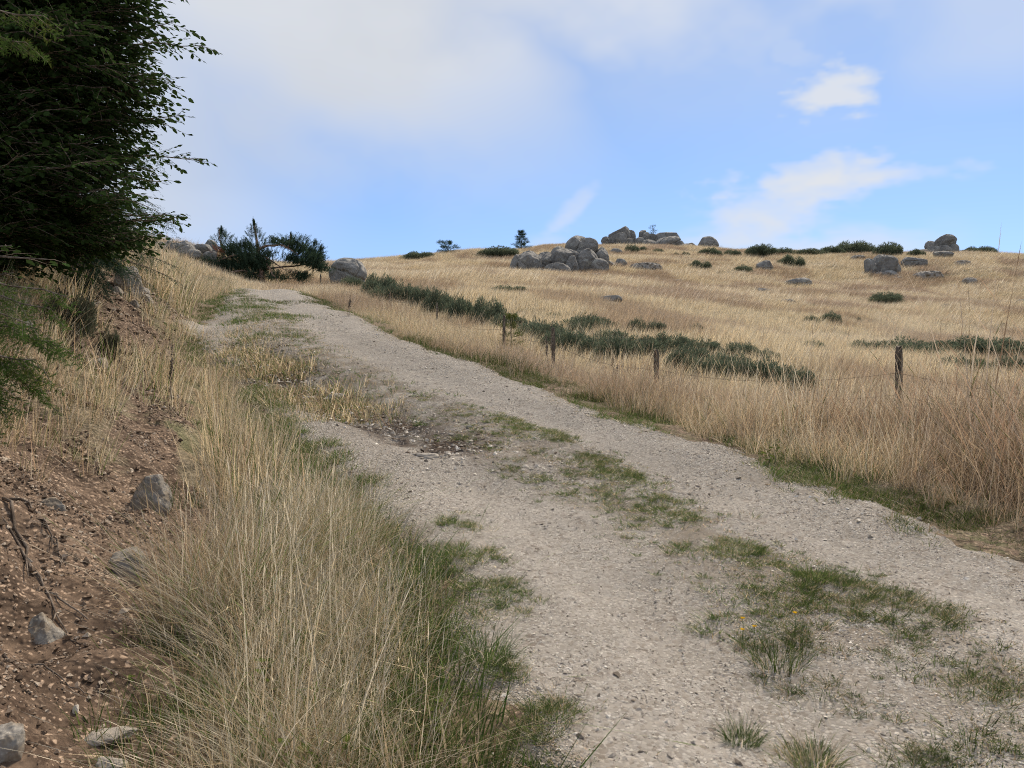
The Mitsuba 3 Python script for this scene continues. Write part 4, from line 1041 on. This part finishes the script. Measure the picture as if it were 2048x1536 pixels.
# --- larch whose low branches hang in from the left edge
rl = np.random.default_rng(63)
LX, LY = -4.35, 4.3
LZ = float(H(np.array([LX]), np.array([LY]))[0])
label('larch_tree', 'larch whose feathery green low branches hang in from the left edge', 'larch')
add('larch_tree__trunk', tube([(LX, LY, LZ - .2), (LX + .03, LY, LZ + 2), (LX, LY, LZ + 5)], [.10, .07, .015], 8), 'bark_bsdf', True)
B3 = [((LX, LY, 2.35), (-3.2, 4.1, 2.1), (-2.26, 3.95, 1.90)), ((LX, LY, 2.2), (-3.2, 3.9, 2.0), (-2.30, 3.85, 1.82)), ((LX, LY, 2.1), (-3.1, 4.0, 1.92), (-2.28, 4.0, 1.74)), ((LX, LY, 2.0), (-3.1, 3.9, 1.82), (-2.27, 3.9, 1.60)), ((LX, LY, 2.0), (-3.1, 4.1, 1.80), (-2.40, 4.05, 1.50)),
      ((LX, LY, 1.95), (-3.0, 4.0, 1.76), (-2.55, 3.9, 1.38)), ((LX, LY, 1.95), (-3.0, 3.9, 1.72), (-2.42, 3.8, 1.42)), ((LX, LY, 3.6), (-3.2, 4.1, 3.5), (-2.30, 4.0, 3.34)), ((LX, LY, 3.5), (-3.2, 4.2, 3.4), (-2.45, 4.1, 3.25))]
for b3 in B3[:7]:
    B3.append(tuple(tuple(np.array(q) + rl.normal(0, .05, 3) * (m_ > 0)) for m_, q in enumerate(b3)))
NEAR_LARCH = len(B3)
for k in range(36):
    a, h = rl.uniform(1.2, 5.4), rl.uniform(0, 1)
    L = 1.3 * (1 - h) + .3
    e = np.array([LX + L * math.cos(a), LY + L * math.sin(a), LZ + .6 + 4 * h])
    B3.append(((LX, LY, LZ + .9 + 4 * h), tuple((np.array([LX, LY, LZ + .9 + 4 * h]) + e) / 2 + (0, 0, .05)), tuple(e)))
tubes, pos, dirs = [], [], []
for bi, b3 in enumerate(B3):
    ln = curve(b3, 14, .012, rl)
    tubes.append(tube(ln, np.linspace(.013, .003, 14), 4))
    for q in np.linspace(.2, 1, 36 if bi < NEAR_LARCH else 14):
        p = np.array([np.interp(q, np.linspace(0, 1, 14), ln[:, j]) for j in range(3)])
        ax = unit((ln[-1] - ln[0])[None])[0]
        hang = rl.uniform(.06, .30) * (1.1 - .5 * q)
        dd = unit(np.array([0, 0, -.55]) + ax * .8 + np.cross(ax, [0, 0, 1.0]) * rl.uniform(-.8, .8))
        e = p + dd * hang
        tubes.append(tube([p, e], [.002, .001], 3))
        for s in np.linspace(0, 1, max(2, int(hang / .020))):
            pos.append(p + (e - p) * s)
            dirs.append(dd)
pos, dirs = np.array(pos), np.array(dirs)
v, f, u = shoots(pos, unit(dirs + rl.normal(0, .5, dirs.shape)), np.full(len(pos), .006), .032, 16, .0030, rl, 2, .35)
u[:, 1] = np.where(np.repeat(rl.uniform(0, 1, len(pos)) < .2, 16 * 4), 6, 2)
add('larch_tree__branches', merge(tubes), 'bark_bsdf')
labels['larch_tree__branches'] = {'kind': 'stuff'}
add('larch_tree__crown', (v, f), 'leaf_bsdf', False, u)

# ------------------------------------------------------------------ fence
POSTS = [  # x, y, top z, radius, label
    (7.35, 6.7, 1.62, .045, 'nearest fence post, beyond the right edge of the picture'), (5.30, 11.0, 1.835, .050, 'tall dark weathered fence post standing in the grass at the right'), (2.70, 15.0, 1.84, .050, 'second weathered fence post left of the tall one, lichen on its head'),
    (.965, 18.7, 2.40, .040, 'dark fence post half hidden by dry grass in front of the wide broom'), (-.22, 21.2, 2.82, .035, 'thin dark fence post below the spiky juniper'), (-2.40, 25.8, 3.48, .030, 'thin black fence stake between two green brooms'),
    (-4.6, 30.2, 4.15, .030, 'fence stake sunk in grass under the upper broom'), (-9.85, 41.5, 6.05, .035, 'little fence post in the grass between the pine and the lone dome')]


def post(x, y, top, rad, seed):
    r = np.random.default_rng(seed)
    g = float(H(np.array([x]), np.array([y]))[0])
    z = np.linspace(g - .25, top, 14)
    a = np.arange(12) * 2 * np.pi / 12
    R = rad * (1 + .10 * np.cos(2 * a[None] + seed) + (meshkit.fbm(np.stack([np.cos(a)[None] * 2 + 0 * z[:, None], np.sin(a)[None] * 2 + 0 * z[:, None], z[:, None] * 2 + seed + 0 * a[None]], -1), 3, seed) - .5) * .5)
    R[-1] *= .72
    lean = r.normal(0, .02, 2)
    h = (z - g)[:, None]
    v = np.stack([x + R * np.cos(a)[None] + lean[0] * h, y + R * np.sin(a)[None] + lean[1] * h, z[:, None] + .012 * np.sin(a * 2 + seed)[None] * (np.arange(14) == 13)[:, None]], -1).reshape(-1, 3)
    i, j = np.meshgrid(np.arange(13), np.arange(12), indexing='ij')
    q = np.stack([i * 12 + j, i * 12 + (j + 1) % 12, (i + 1) * 12 + (j + 1) % 12, (i + 1) * 12 + j], -1).reshape(-1, 4)
    f = np.vstack([q[:, [0, 1, 2]], q[:, [0, 2, 3]]])
    v = np.vstack([v, [[x + lean[0] * h[-1, 0], y + lean[1] * h[-1, 0], top + .008]]])
    k = np.arange(12)
    return v, np.vstack([f, np.stack([156 + k, 156 + (k + 1) % 12, 0 * k + 168], 1)])


for i, (x, y, top, rad, text) in enumerate(POSTS):
    key = numbered('fence_post')
    add(key, post(x, y, top, rad, 800 + i), 'post_bsdf', 40)
    label(key, text, 'fence post', 'fence posts along the track')
rw = np.random.default_rng(64)
for s, (drop, text) in enumerate(((.36, 'upper rusty barbed wire sagging between the fence posts'), (.66, 'lower rusty barbed wire of the fence, mostly lost in the grass'))):
    pieces = []
    for (x0, y0, t0, r0, _), (x1, y1, t1, r1, _) in zip(POSTS[:-1], POSTS[1:]):
        n = 26
        t = np.linspace(0, 1, n)
        L = math.hypot(x1 - x0, y1 - y0)
        p = np.stack([x0 + (x1 - x0) * t - .04 * (1 - 0 * t), y0 + (y1 - y0) * t - r0, t0 - drop + (t1 - t0) * t - .035 * L * 4 * t * (1 - t)], -1)
        pieces.append(tube(p, .0032, 4))
        for k in range(int(L / .12)):
            q = np.array([np.interp((k + .5) / int(L / .12), t, p[:, j]) for j in range(3)])
            for m in range(2):
                e = unit(rw.normal(0, 1, 3)[None])[0] * .018
                pieces.append(tube([q - e, q + e], [.0022, .0014], 3))
    key = numbered('barbed_wire')
    add(key, merge(pieces), 'wire_bsdf')
    label(key, text, 'barbed wire', 'strands of the fence')

# ------------------------------------------------------------------ small plants, roots, flowers
def ground_at(x, y):
    return float(GZ(np.array([x]), np.array([y]))[0])


rk = np.random.default_rng(71)
DOCKS = [(.62, 12.6, .86, 3, 'dark dry dock stalk rising from the verge grass below the row of broom'), (-3.75, 8.9, .70, 2, 'thin dark dead stalk in the roadside grass at the foot of the left bank'), (1.72, 13.4, .80, 4, 'dark thistle head in the verge grass left of the second fence post'),
         (-3.55, 17.5, .5, 2, 'short dark stalk at the foot of the bank half way up')]
for x, y, h, n, text in DOCKS:
    key = numbered('dead_stalk')
    label(key, text, 'dead stalk', 'dead stalks in the grass')
    g = ground_at(x, y)
    stems, seeds = [], Soup()
    for k in range(n):
        l = np.array([rk.normal(0, .10), rk.normal(0, .10), 1.0]) * h * (1 - .18 * k) * rk.uniform(.85, 1)
        b = np.array([x + rk.normal(0, .03), y + rk.normal(0, .03), g - .02])
        ln = curve([b, b + l * .5 + rk.normal(0, .01, 3), b + l], 8)
        stems.append(tube(ln, np.linspace(.006, .003, 8), 5))
        m = 60
        q = rk.uniform(.52, 1.0, m)
        c = np.stack([np.interp(q, np.linspace(0, 1, 8), ln[:, j]) for j in range(3)], -1) + rk.normal(0, .010, (m, 3))
        pv, pu = pebbles(c[:, 0], c[:, 1], c[:, 2], rk.uniform(.005, .011, m), 1.0, rk)
        seeds.put(pv[0], pv[1], (.15, 0))
    add(key + '__stem', merge(stems), 'bark_bsdf')
    (v, f), u = seeds.get()
    add(key + '__seeds', (v, f), 'bark_bsdf', False, u)
    labels[key + '__seeds'] = {'kind': 'stuff'}

TUSSOCKS = [(1.14, 3.42, .085, [(3, .6), (4, .3), (0, .1)], .26, 'bushy green grass tussock below the green patch on the crown of the track'), (-.10, 3.42, .12, [(4, .6), (3, .35), (1, .05)], .22, 'dark green tussock of narrow leaves at the left edge of the track'),
            (1.02, 2.68, .07, [(3, .5), (0, .3), (1, .2)], .16, 'yellowish tussock near the lower right corner of the track'), (.82, 2.85, .06, [(4, .5), (3, .3), (1, .2)], .14, 'small grey green tussock in the middle of the near track'),
            (1.62, 4.28, .08, [(3, .9), (4, .1)], .2, 'bright green tuft at the upper end of the green patch on the crown')]
for i, (x, y, h, kinds, spread, text) in enumerate(TUSSOCKS):
    key = numbered('grass_tussock')
    (v, f), u = tuft(260, spread * .45, h, h * .3, .0030, (0, 0), .7, 4, kinds, 900 + i, 0, 1.2)
    add(key, (v + (x, y, ground_at(x, y) + .03), f), 'grass_bsdf', False, u)
    label(key, text, 'grass tussock', 'green tussocks on the track')

FLOWERS = [(1.06, 3.66, 'leftmost yellow flower in the green patch on the track'), (1.09, 3.58, 'yellow flower just right of and below the leftmost one'), (1.03, 3.56, 'lowest yellow flower at the left of the green patch'), (1.30, 3.66, 'yellow flower right of the other three in the green patch')]
for x, y, text in FLOWERS:
    key = numbered('yellow_flower')
    label(key, text, 'flower', 'yellow flowers on the track')
    g = ground_at(x, y)
    n = 13
    a = np.arange(n) * 2 * np.pi / n
    c = np.array([x, y, g + .095])
    d = unit(np.stack([np.cos(a), np.sin(a), .55 + 0 * a], -1))
    v, f = strips(np.tile(c, (n, 1)), d, np.full(n, .013), np.full(n, .007), rk)
    add(key + '__petals', (v, f), 'leaf_bsdf', False, np.tile([[.8, 7.0]], (len(v), 1)))
    add(key + '__stem', tube([(x, y, g), (x + .004, y, g + .05), c], [.0014, .0012, .001], 4), 'leaf_bsdf', False, np.tile([[.5, 2.0]], (14, 1)))

ROOTS = [([(-2.62, 4.15), (-2.40, 3.95), (-2.20, 3.80), (-1.98, 3.72)], .014, 'thick dark root snaking down the near bank'), ([(-2.55, 4.0), (-2.30, 3.86), (-2.06, 3.62), (-1.88, 3.52)], .010, 'thinner root just below the thick one on the near bank'),
         ([(-2.7, 4.3), (-2.45, 4.2), (-2.28, 4.05)], .012, 'short forked root above the thick one on the near bank'), ([(-2.05, 3.22), (-1.85, 3.12), (-1.65, 3.15)], .008, 'thin root lower down behind the pointed dark stone'), ([(-2.25, 4.62), (-2.0, 4.6), (-1.8, 4.7)], .007, 'wiry root lying near the mossy two humped stone')]
for pts, rad, text in ROOTS:
    key = numbered('root')
    c = curve([(a, b_, 0) for a, b_ in pts], 14)
    c[:, :2] += rk.normal(0, .010, (14, 2))
    cl = ((meshkit.fbm(xyz(c[:, 0], c[:, 1], 6.0), 3, 73) - .5) * .14 + (meshkit.fbm(xyz(c[:, 0], c[:, 1], 2.0), 3, 74) - .5) * .24)
    c[:, 2] = H(c[:, 0], c[:, 1]) + cl + rad * .9 + rk.normal(0, .006, 14)
    s = Soup()
    s.put(*tube(c, np.linspace(rad, rad * .35, 14) * .68, 7), (0, 0))
    for k in (5, 8):
        e = c[k] + np.array([rk.uniform(.02, .12), rk.uniform(-.16, -.05), -.05])
        s.put(*tube([c[k], (c[k] + e) / 2 + (0, 0, .01), e], [rad * .45, rad * .3, rad * .12], 5), (0, 0))
    add(key, s.get()[0], 'bark_bsdf', True)
    label(key, text, 'root', 'bare roots on the bank')

WEEDS = [(-.62, 2.62, .24, 26, 'leafy green weed at the front of the tall grass clump near the bottom edge'), (-.30, 2.85, .16, 18, 'small leafy weed on the right side of the tall grass clump'), (-1.62, 3.30, .07, 14, 'tiny green seedling on the bare earth above the pointed dark stone'),
         (-.95, 3.1, .26, 22, 'leafy weed half hidden inside the tall grass clump'), (2.2, 6.9, .22, 26, 'dark green weed at the foot of the verge grass right of the track')]
for x, y, h, n, text in WEEDS:
    key = numbered('green_weed')
    label(key, text, 'weed', 'leafy weeds in the grass')
    g = ground_at(x, y)
    stems, B, D = [], [], []
    for k in range(max(2, n // 8)):
        b = np.array([x + rk.normal(0, .035), y + rk.normal(0, .035), g - .01])
        e = b + np.array([rk.normal(0, .22) * h, rk.normal(0, .22) * h, h * rk.uniform(.7, 1.1)])
        stems.append(tube([b, (b + e) / 2 + (.01, 0, 0), e], [.0028, .002, .0012], 4))
        for q in np.linspace(.25, 1, 8):
            a = rk.uniform(0, 6.283)
            B.append(b + (e - b) * q)
            D.append(unit(np.array([[math.cos(a), math.sin(a), .25]]))[0])
    B, D = np.array(B), np.array(D)
    ln = rk.uniform(.035, .065, len(B)) * (h / .24) ** .5
    v, f, u = leaves(B, D, unit(np.array([0, 0, 1.0]) + rk.normal(0, .3, (len(B), 3))), ln, ln * .6, rk, 6)
    add(key + '__stem', merge(stems), 'bark_bsdf')
    add(key + '__leaves', (v, f), 'leaf_bsdf', False, u)
    labels[key + '__leaves'] = {'kind': 'stuff'}

def field_of(name, text, protos, x, y, z, sc, r, cat='grass', tilt=None):
    """one stuff object: instances of the tuft prototypes under name__001, name__002 ..."""
    ok = clear_of(x, y)
    x, y, z, sc = x[ok], y[ok], z[ok], np.broadcast_to(sc, x.shape)[ok]
    gs = []
    for i, (m, u) in enumerate(protos):
        g = f'{name}_source_{i}'
        scene[g] = {'type': 'shapegroup', 'tuft': mikit.ply(m, 'grass_bsdf', uv=u)}
        gs.append({'type': 'ref', 'id': g})
    n = len(x)
    a, s, which = r.uniform(-.5, .5, n), sc * r.uniform(.7, 1.3, n), r.integers(0, len(gs), n)
    M = np.zeros((n, 4, 4))
    M[:, 0, 0] = M[:, 1, 1] = np.cos(a) * s
    M[:, 0, 1], M[:, 1, 0] = -np.sin(a) * s, np.sin(a) * s
    M[:, 2, 2] = s * r.uniform(.85, 1.2, n)
    if tilt is not None:
        M[:, 0, 2], M[:, 1, 2] = tilt[0] * s, tilt[1] * s
    M[:, 0, 3], M[:, 1, 3], M[:, 2, 3], M[:, 3, 3] = x, y, z, 1
    for i in range(n):
        scene[f'{name}__{i + 1:03d}'] = {'type': 'instance', 'to_world': M[i], 'group': gs[which[i]]}
    label(name, text, cat, kind='stuff')


def lum(x, y, s, seed):
    return meshkit.fbm(xyz(x, y, s), 3, seed)


_foot = np.array([(a[0], a[1], a[2]) for a in SHRUBS] + [(a[0], a[1], a[3] * .8) for a in ROCKS])


def clear_of(x, y):
    """1 in the open, 0 under shrubs and rocks"""
    from scipy.spatial import cKDTree
    d, i = cKDTree(_foot[:, :2]).query(np.stack([x, y], -1), k=4)
    return (d > _foot[i, 2] * .65).all(1)


def verge_side(x, y):
    return x - track_right(y)


DRY = [(0, .62), (1, .22), (2, .10), (5, .06)]
rg = np.random.default_rng(202)
# far hillside
x, y = scatter(150000, -60, 100, 45, 138, lambda x, y: in_view(x, y, 4) * (bank_b(x, y) < 60) * (1.0 - .55 * sstep(60, 130, y)) * (.55 + .45 * sstep(.35, .6, lum(x, y, .35, 91))), rg)
P = [tuft(90, .64, .27, .10, .016, (.50, .02), .5, 1, DRY, 300 + i) for i in range(5)]
field_of('hill_grass', 'sea of dry golden grass leaning in the wind across the far hillside', P, x, y, H(x, y), .8 + .7 * lum(x, y, .3, 92) ** 1.5, rg)
# field between the fence and the hill
x, y = scatter(52000, -16, 40, 6, 46, lambda x, y: in_view(x, y, 2) * (verge_side(x, y) > 5.0) * (1 - .6 * sstep(20, 45, y)) * (.5 + .5 * sstep(.35, .6, lum(x, y, .5, 93))), rg)
P = [tuft(46, .36, .27, .09, .008, (.28, .0), .5, 2, DRY, 320 + i) for i in range(5)]
field_of('meadow_grass', 'pale golden grass of the field just behind the wire fence', P, x, y, H(x, y), .75 + .6 * lum(x, y, .5, 94), rg)
# tall verge right of the track
VG = [(0, .46), (2, .19), (1, .21), (5, .07), (3, .07)]
x, y = scatter(42000, -12, 9, 2.5, 34, lambda x, y: in_view(x, y, 1) * sstep(.12, .7, verge_side(x, y) + (lum(x, y, .9, 95) - .5) * .8) * (verge_side(x, y) < 5.6) * (.4 + .6 * sstep(.35, .55, lum(x, y, 1.2, 96))), rg)
P = [tuft(34, (.15, .10, .19, .14, .17, .12)[i], (.40, .48, .30, .36, .42, .26)[i], .16, .0062, [(.04, -.02), (.14, .05), (-.12, 0), (.05, -.16), (.0, .15), (.2, -.1)][i], .8, 3, VG, 340 + i, .6, (.5, .3, .7, .55, .6, .8)[i]) for i in range(6)]
field_of('verge_grass', 'tall rusty gold grass between the track and the fence', P, x, y, H(x, y), (.30 + 1.25 * lum(x, y, 1.3, 97)) * (.5 + .5 * sstep(.2, 1.6, verge_side(x, y))) * (1 - .45 * sstep(1.8, 3.6, verge_side(x, y)) * sstep(8, 12, y)) * (1 - .15 * sstep(8, 13, y)) * (1 + .50 * sstep(3.0, 4.2, x) * sstep(9.5, 7.5, y)) * (1 - .25 * sstep(1.4, .5, np.abs(x - 5.0)) * sstep(8.2, 9.2, y) * sstep(12, 11, y)), rg)
# ground behind the pine, either side of the track's end
x, y = scatter(16000, -32, 4, 28, 50, lambda x, y: in_view(x, y, 2) * ((on_track(x, y) < -.2) | (y > 33.2)) * (verge_side(x, y) < 5.5) * (.5 + .5 * sstep(.35, .55, lum(x, y, .6, 98))), rg)
P = [tuft(34, .25, .22, .08, .010, (.12, 0), .5, 2, DRY, 360 + i) for i in range(4)]
field_of('crest_grass', 'dry grass round the end of the track below the pine', P, x, y, H(x, y), .75 + .6 * lum(x, y, .5, 99), rg)


# tall clump left of the track
def left_strip(x, y):
    e = track_left(y) - x
    return sstep(.28 + .17 * sstep(4, 3, y), .62 + .17 * sstep(4, 3, y), e + (lum(x, y, .9, 111) - .5) * .7) * sstep(.02, -.25, bank_b(x, y) + (lum(x, y, .7, 112) - .5) * .5)


PALE = [(1, .36), (0, .23), (5, .23), (3, .14), (2, .04)]
x, y = scatter(9000, -4, .6, 2.35, 5.8, lambda x, y: in_view(x, y, .8) * left_strip(x, y) * (.12 + .88 * sstep(.40, .52, .6 * lum(x, y, 2.6, 117) + .4 * lum(x, y, 6.0, 118))), rg)
P = [tuft(21, (.13, .07, .10, .12, .06, .11, .09)[i], (.37, .44, .27, .34, .46, .30, .22)[i],   .15, .0034, [(.05, .0), (.34, .06), (-.30, .04), (.10, -.34), (.0, .3), (.45, -.1), (-.1, .0)][i], 1.35, 5, PALE, 380 + i, .5, (.5, .3, .7, .6, .35, .8, .9)[i]) for i in range(7)]
field_of('ditch_grass', 'tall bleached grass arching over the ditch beside the track', P, x, y, H(x, y), (.50 + .95 * lum(x, y, 1.2, 113)) * (1 - .3 * sstep(4, 5.2, y)), rg)
GOLD = [(0, .60), (1, .14), (2, .16), (3, .10)]
x, y = scatter(26000, -14, 0, 6.0, 29, lambda x, y: left_strip(x, y) * sstep(.40, .55, lum(x, y, .42, 114) + .25 * sstep(1.4, .5, np.abs(bank_b(x, y) + .5)) + .25 * sstep(9, 7.5, y)), rg)
P = [tuft(28, .15, .29, .11, .0065, (.04, .0), .7, 3, GOLD, 400 + i, .4, .5) for i in range(5)]
field_of('roadside_grass', 'golden grass growing in patches along the foot of the bank', P, x, y, H(x, y), .7 + .6 * lum(x, y, .6, 115), rg)


# the bank: overhanging grass on its upper half, thin below
def bank_grass(x, y):
    bb = bank_b(x, y)
    lo = 1.45 - .65 * sstep(4.2, 5.2, y) * sstep(8.0, 6.8, y) + .25 * sstep(8, 9.5, y) * sstep(20, 16, y)
    top = sstep(lo, lo + .9, bb + (lum(x, y, .8, 71) - .5) * 2.2)
    low = .40 * sstep(.54, .66, lum(x, y, .5, 72)) * sstep(0, .3, bb) * sstep(4.5, 7, y)
    return np.maximum(top, low) * sstep(9, 6, bb)


BANK = [(0, .36), (1, .14), (5, .20), (3, .22), (2, .08)]
x, y = scatter(40000, -22, -1, 1.2, 33, lambda x, y: in_view(x, y, 1.5) * bank_grass(x, y), rg)
P = [tuft(30, .15, .40, .13, .0060, (.22, -.10), .7, 3, BANK, 420 + i, .2) for i in range(6)]
field_of('bank_grass', 'long grass hanging over the top of the earth bank on the left', P, x, y, H(x, y), (.60 + .75 * lum(x, y, 1.0, 116)) * (.72 + .28 * sstep(7, 9, y)) * (1 + .45 * sstep(14, 17, y)), rg)


# short green grass on the crown of the track and along its edges
GREEN_PATCHES = [(1.50, 3.98, .34), (1.85, 3.92, .30), (1.22, 3.72, .24), (1.62, 4.25, .20), (1.30, 4.75, .16), (1.42, 4.5, .14), (1.12, 5.3, .20), (.98, 5.75, .22), (.85, 6.4, .22), (.72, 6.9, .18), (.42, 7.7, .20), (.12, 8.1, .20), (-.05, 8.5, .16), (1.38, 2.95, .10), (1.0, 2.72, .13),
                 (1.42, 2.72, .12), (1.62, 2.78, .10), (1.95, 2.88, .07), (1.85, 3.05, .06), (1.15, 3.2, .10), (.02, 2.75, .20), (.12, 2.95, .13), (-.02, 3.35, .12), (-.1, 4.1, .22), (-.25, 4.6, .18), (-.3, 5.2, .16), (-5.2, 17, .8), (-4.2, 14.2, .6), (-6.6, 19.5, .8), (-6.1, 21, .5)]


def green_edge(x, y):
    e = np.minimum(x - track_left(y), track_right(y) - x) + (lum(x, y, 1.1, 5) - .5) * .75
    k = sstep(-.95, -.35, e) * sstep(.32, -.05, e + (lum(x, y, 4.0, 129) - .5) * .8)
    return k * np.where(x > median_x(y), .62 * sstep(.26, .50, lum(x, y, 1.1, 121)), .95 * sstep(.36, .52, lum(x, y, 1.3, 121)))


def green_crown(x, y):
    """cushions to the square metre"""
    band = sstep(.70, .10, np.abs(x - median_x(y)) + (lum(x, y, 2.0, 122) - .5) * .6)
    crown = 120 * band * sstep(.38, .56, .5 * lum(x, y, 1.6, 123) + .5 * lum(x, y, 5.0, 125)) * sstep(30, 20, y) * (1 - .6 * sstep(8.3, 9.3, y) * sstep(17, 14, y))
    patch = 0 * x
    for px, py, pr in GREEN_PATCHES:
        patch = np.maximum(patch, sstep(1.25, .55, np.hypot(x - px, y - py) / pr + (lum(x, y, 7, 124) - .5) * 1.8))
    return np.maximum(crown, 396 * patch * sstep(.30, .44, lum(x, y, 9.0, 126)))


GRN = [(3, .42), (4, .33), (0, .10), (1, .08), (5, .07)]
x, y = scatter(64000, -2.5, 5.5, 1.8, 10, lambda x, y: in_view(x, y, .5) * np.minimum(1, green_crown(x, y) / 396), rg)
P = [tuft(46, (.05, .035, .065, .04, .055, .03)[i], (.030, .022, .036, .040, .020, .026)[i], .012, .0038, (0, 0), .9, 1, ([(3, .6), (4, .2), (0, .1), (5, .1)], [(4, .7), (3, .2), (5, .1)], [(3, .6), (5, .2), (0, .2)], [(4, .5), (3, .4), (1, .1)], [(5, .25), (3, .5), (2, .1), (4, .15)], [(4, .6), (3, .4)])[i], 440 + i, 0, 1.5) for i in range(6)]
field_of('green_turf', 'short green grass matted on the crown of the near track', P, x, y, GZ(x, y) + .032, .55 + 1.0 * rg.uniform(0, 1, len(x)) ** 1.6, rg)
x, y = scatter(160000, -3.5, 5.5, 1.8, 12, lambda x, y: in_view(x, y, .5) * green_edge(x, y) * .55, rg)
P = [tuft(14, .04, .050, .024, .0040, (0, 0), .9, 2, GRN, 460 + i, 0, 1.1) for i in range(6)]
field_of('edge_turf', 'green grass fringe along both edges of the near track', P, x, y, GZ(x, y) + .03, .7 + .8 * lum(x, y, 1.5, 126), rg)
x, y = scatter(60000, -14, 2, 9.5, 32, lambda x, y: np.maximum(np.minimum(1, green_crown(x, y) / 300), green_edge(x, y) * (y > 12)) * .8, rg)
P = [tuft(16, .08, .055, .02, .008, (0, 0), .8, 1, GRN, 450 + i, 0, 1.1) for i in range(4)]
field_of('far_green_turf', 'low green grass along the far stretch of the track', P, x, y, GZ(x, y) + .03, .8 + .6 * lum(x, y, 2, 128), rg)
# green undergrowth at the foot of the tall grass
UND = [(3, .50), (4, .30), (0, .12), (5, .08)]
x, y = scatter(42000, -6, 7, 2.0, 16, lambda x, y: in_view(x, y, .6) * np.maximum(sstep(.1, .5, verge_side(x, y)) * sstep(1.3, .6, verge_side(x, y)) * sstep(.46, .62, lum(x, y, .9, 131)) * .5, sstep(.0, .25, track_left(y) - x) * sstep(.3, -.2, bank_b(x, y)) * sstep(.36, .50, lum(x, y, 1.4, 132)) * (y < 6)) * .9, rg)
P = [tuft(22, .09, .15, .06, .0050, (0, 0), .9, 2, UND, 470 + i, 0, .8) for i in range(5)]
field_of('green_undergrowth', 'green undergrowth at the foot of the tall dry grass', P, x, y, GZ(x, y), .6 + .8 * lum(x, y, 1.5, 133), rg)
# little weeds all along the crown and edges of the track
x, y = scatter(70000, -6, 5.5, 1.9, 20, lambda x, y: in_view(x, y, .4) * (on_track(x, y) > 0) * np.maximum(sstep(.75, .25, np.abs(x - median_x(y)) + (lum(x, y, 3, 151) - .5) * .5), .6 * sstep(.55, .1, on_track(x, y))) * sstep(.42, .60, .5 * lum(x, y, 2.2, 152) + .5 * lum(x, y, 7, 153)) * .9, rg)
P = [tuft(11, .022 + .006 * (i % 3), .017, .008, .0050, (0, 0), 1.0, 1, [(3, .32), (5, .28), (2, .12), (4, .20), (0, .08)], 500 + i, 0, 1.6) for i in range(6)]
field_of('track_weeds', 'scattered tiny weeds between the stones of the track', P, x, y, GZ(x, y) + .035, .6 + 1.0 * lum(x, y, 4, 154), rg, 'weeds')
# thin low dry grass on the gravel of the old turning place
x, y = scatter(30000, -9, -1, 8.5, 24, lambda x, y: sstep(-.3, .1, x - track_left(y)) * sstep(1.9, .6, x - track_left(y) + (lum(x, y, .8, 141) - .5) * 1.5) * sstep(.48, .62, lum(x, y, 1.3, 142)) * sstep(17, 13, y) * .38, rg)
P = [tuft(20, .12, .10, .05, .0075, (.03, 0), .8, 2, [(0, .4), (2, .3), (3, .2), (5, .1)], 475 + i, 0, .8) for i in range(4)]
field_of('turnout_grass', 'thin low dry grass patches on the stony turning place left of the track', P, x, y, GZ(x, y), .6 + .9 * lum(x, y, 1.2, 143), rg)
# single tall stalks with seed heads standing above the rest
TALL = [(1, .6), (0, .3), (2, .1)]
x, y = scatter(3600, -6, 8, 4.5, 16, lambda x, y: in_view(x, y, .6) * sstep(1.0, 1.8, verge_side(x, y)) * (verge_side(x, y) < 5.5) * (.12 + .88 * sstep(2.6, 4.0, x) * sstep(9.5, 7.5, y)), rg)
P = [tuft(7, .10, .86, .16, .0058, (-.03, 0), .5, 5, TALL, 480 + i, 1.0, .3) for i in range(5)]
field_of('tall_oat_grass', 'tall pale seeding grass stalks standing above the right hand verge', P, x, y, H(x, y), .60 + .30 * lum(x, y, 1, 134), rg)
x, y = scatter(500, -3, .2, 2.4, 9, lambda x, y: in_view(x, y, .3) * left_strip(x, y) * .6, rg)
P = [tuft(4, .06, .66, .12, .0040, (.02, 0), .7, 6, TALL, 490 + i, 1.0, .4) for i in range(5)]
field_of('seeding_stalks', 'single seeding stalks sticking up out of the grass left of the track', P, x, y, H(x, y), .8 + .4 * lum(x, y, 1, 135), rg)
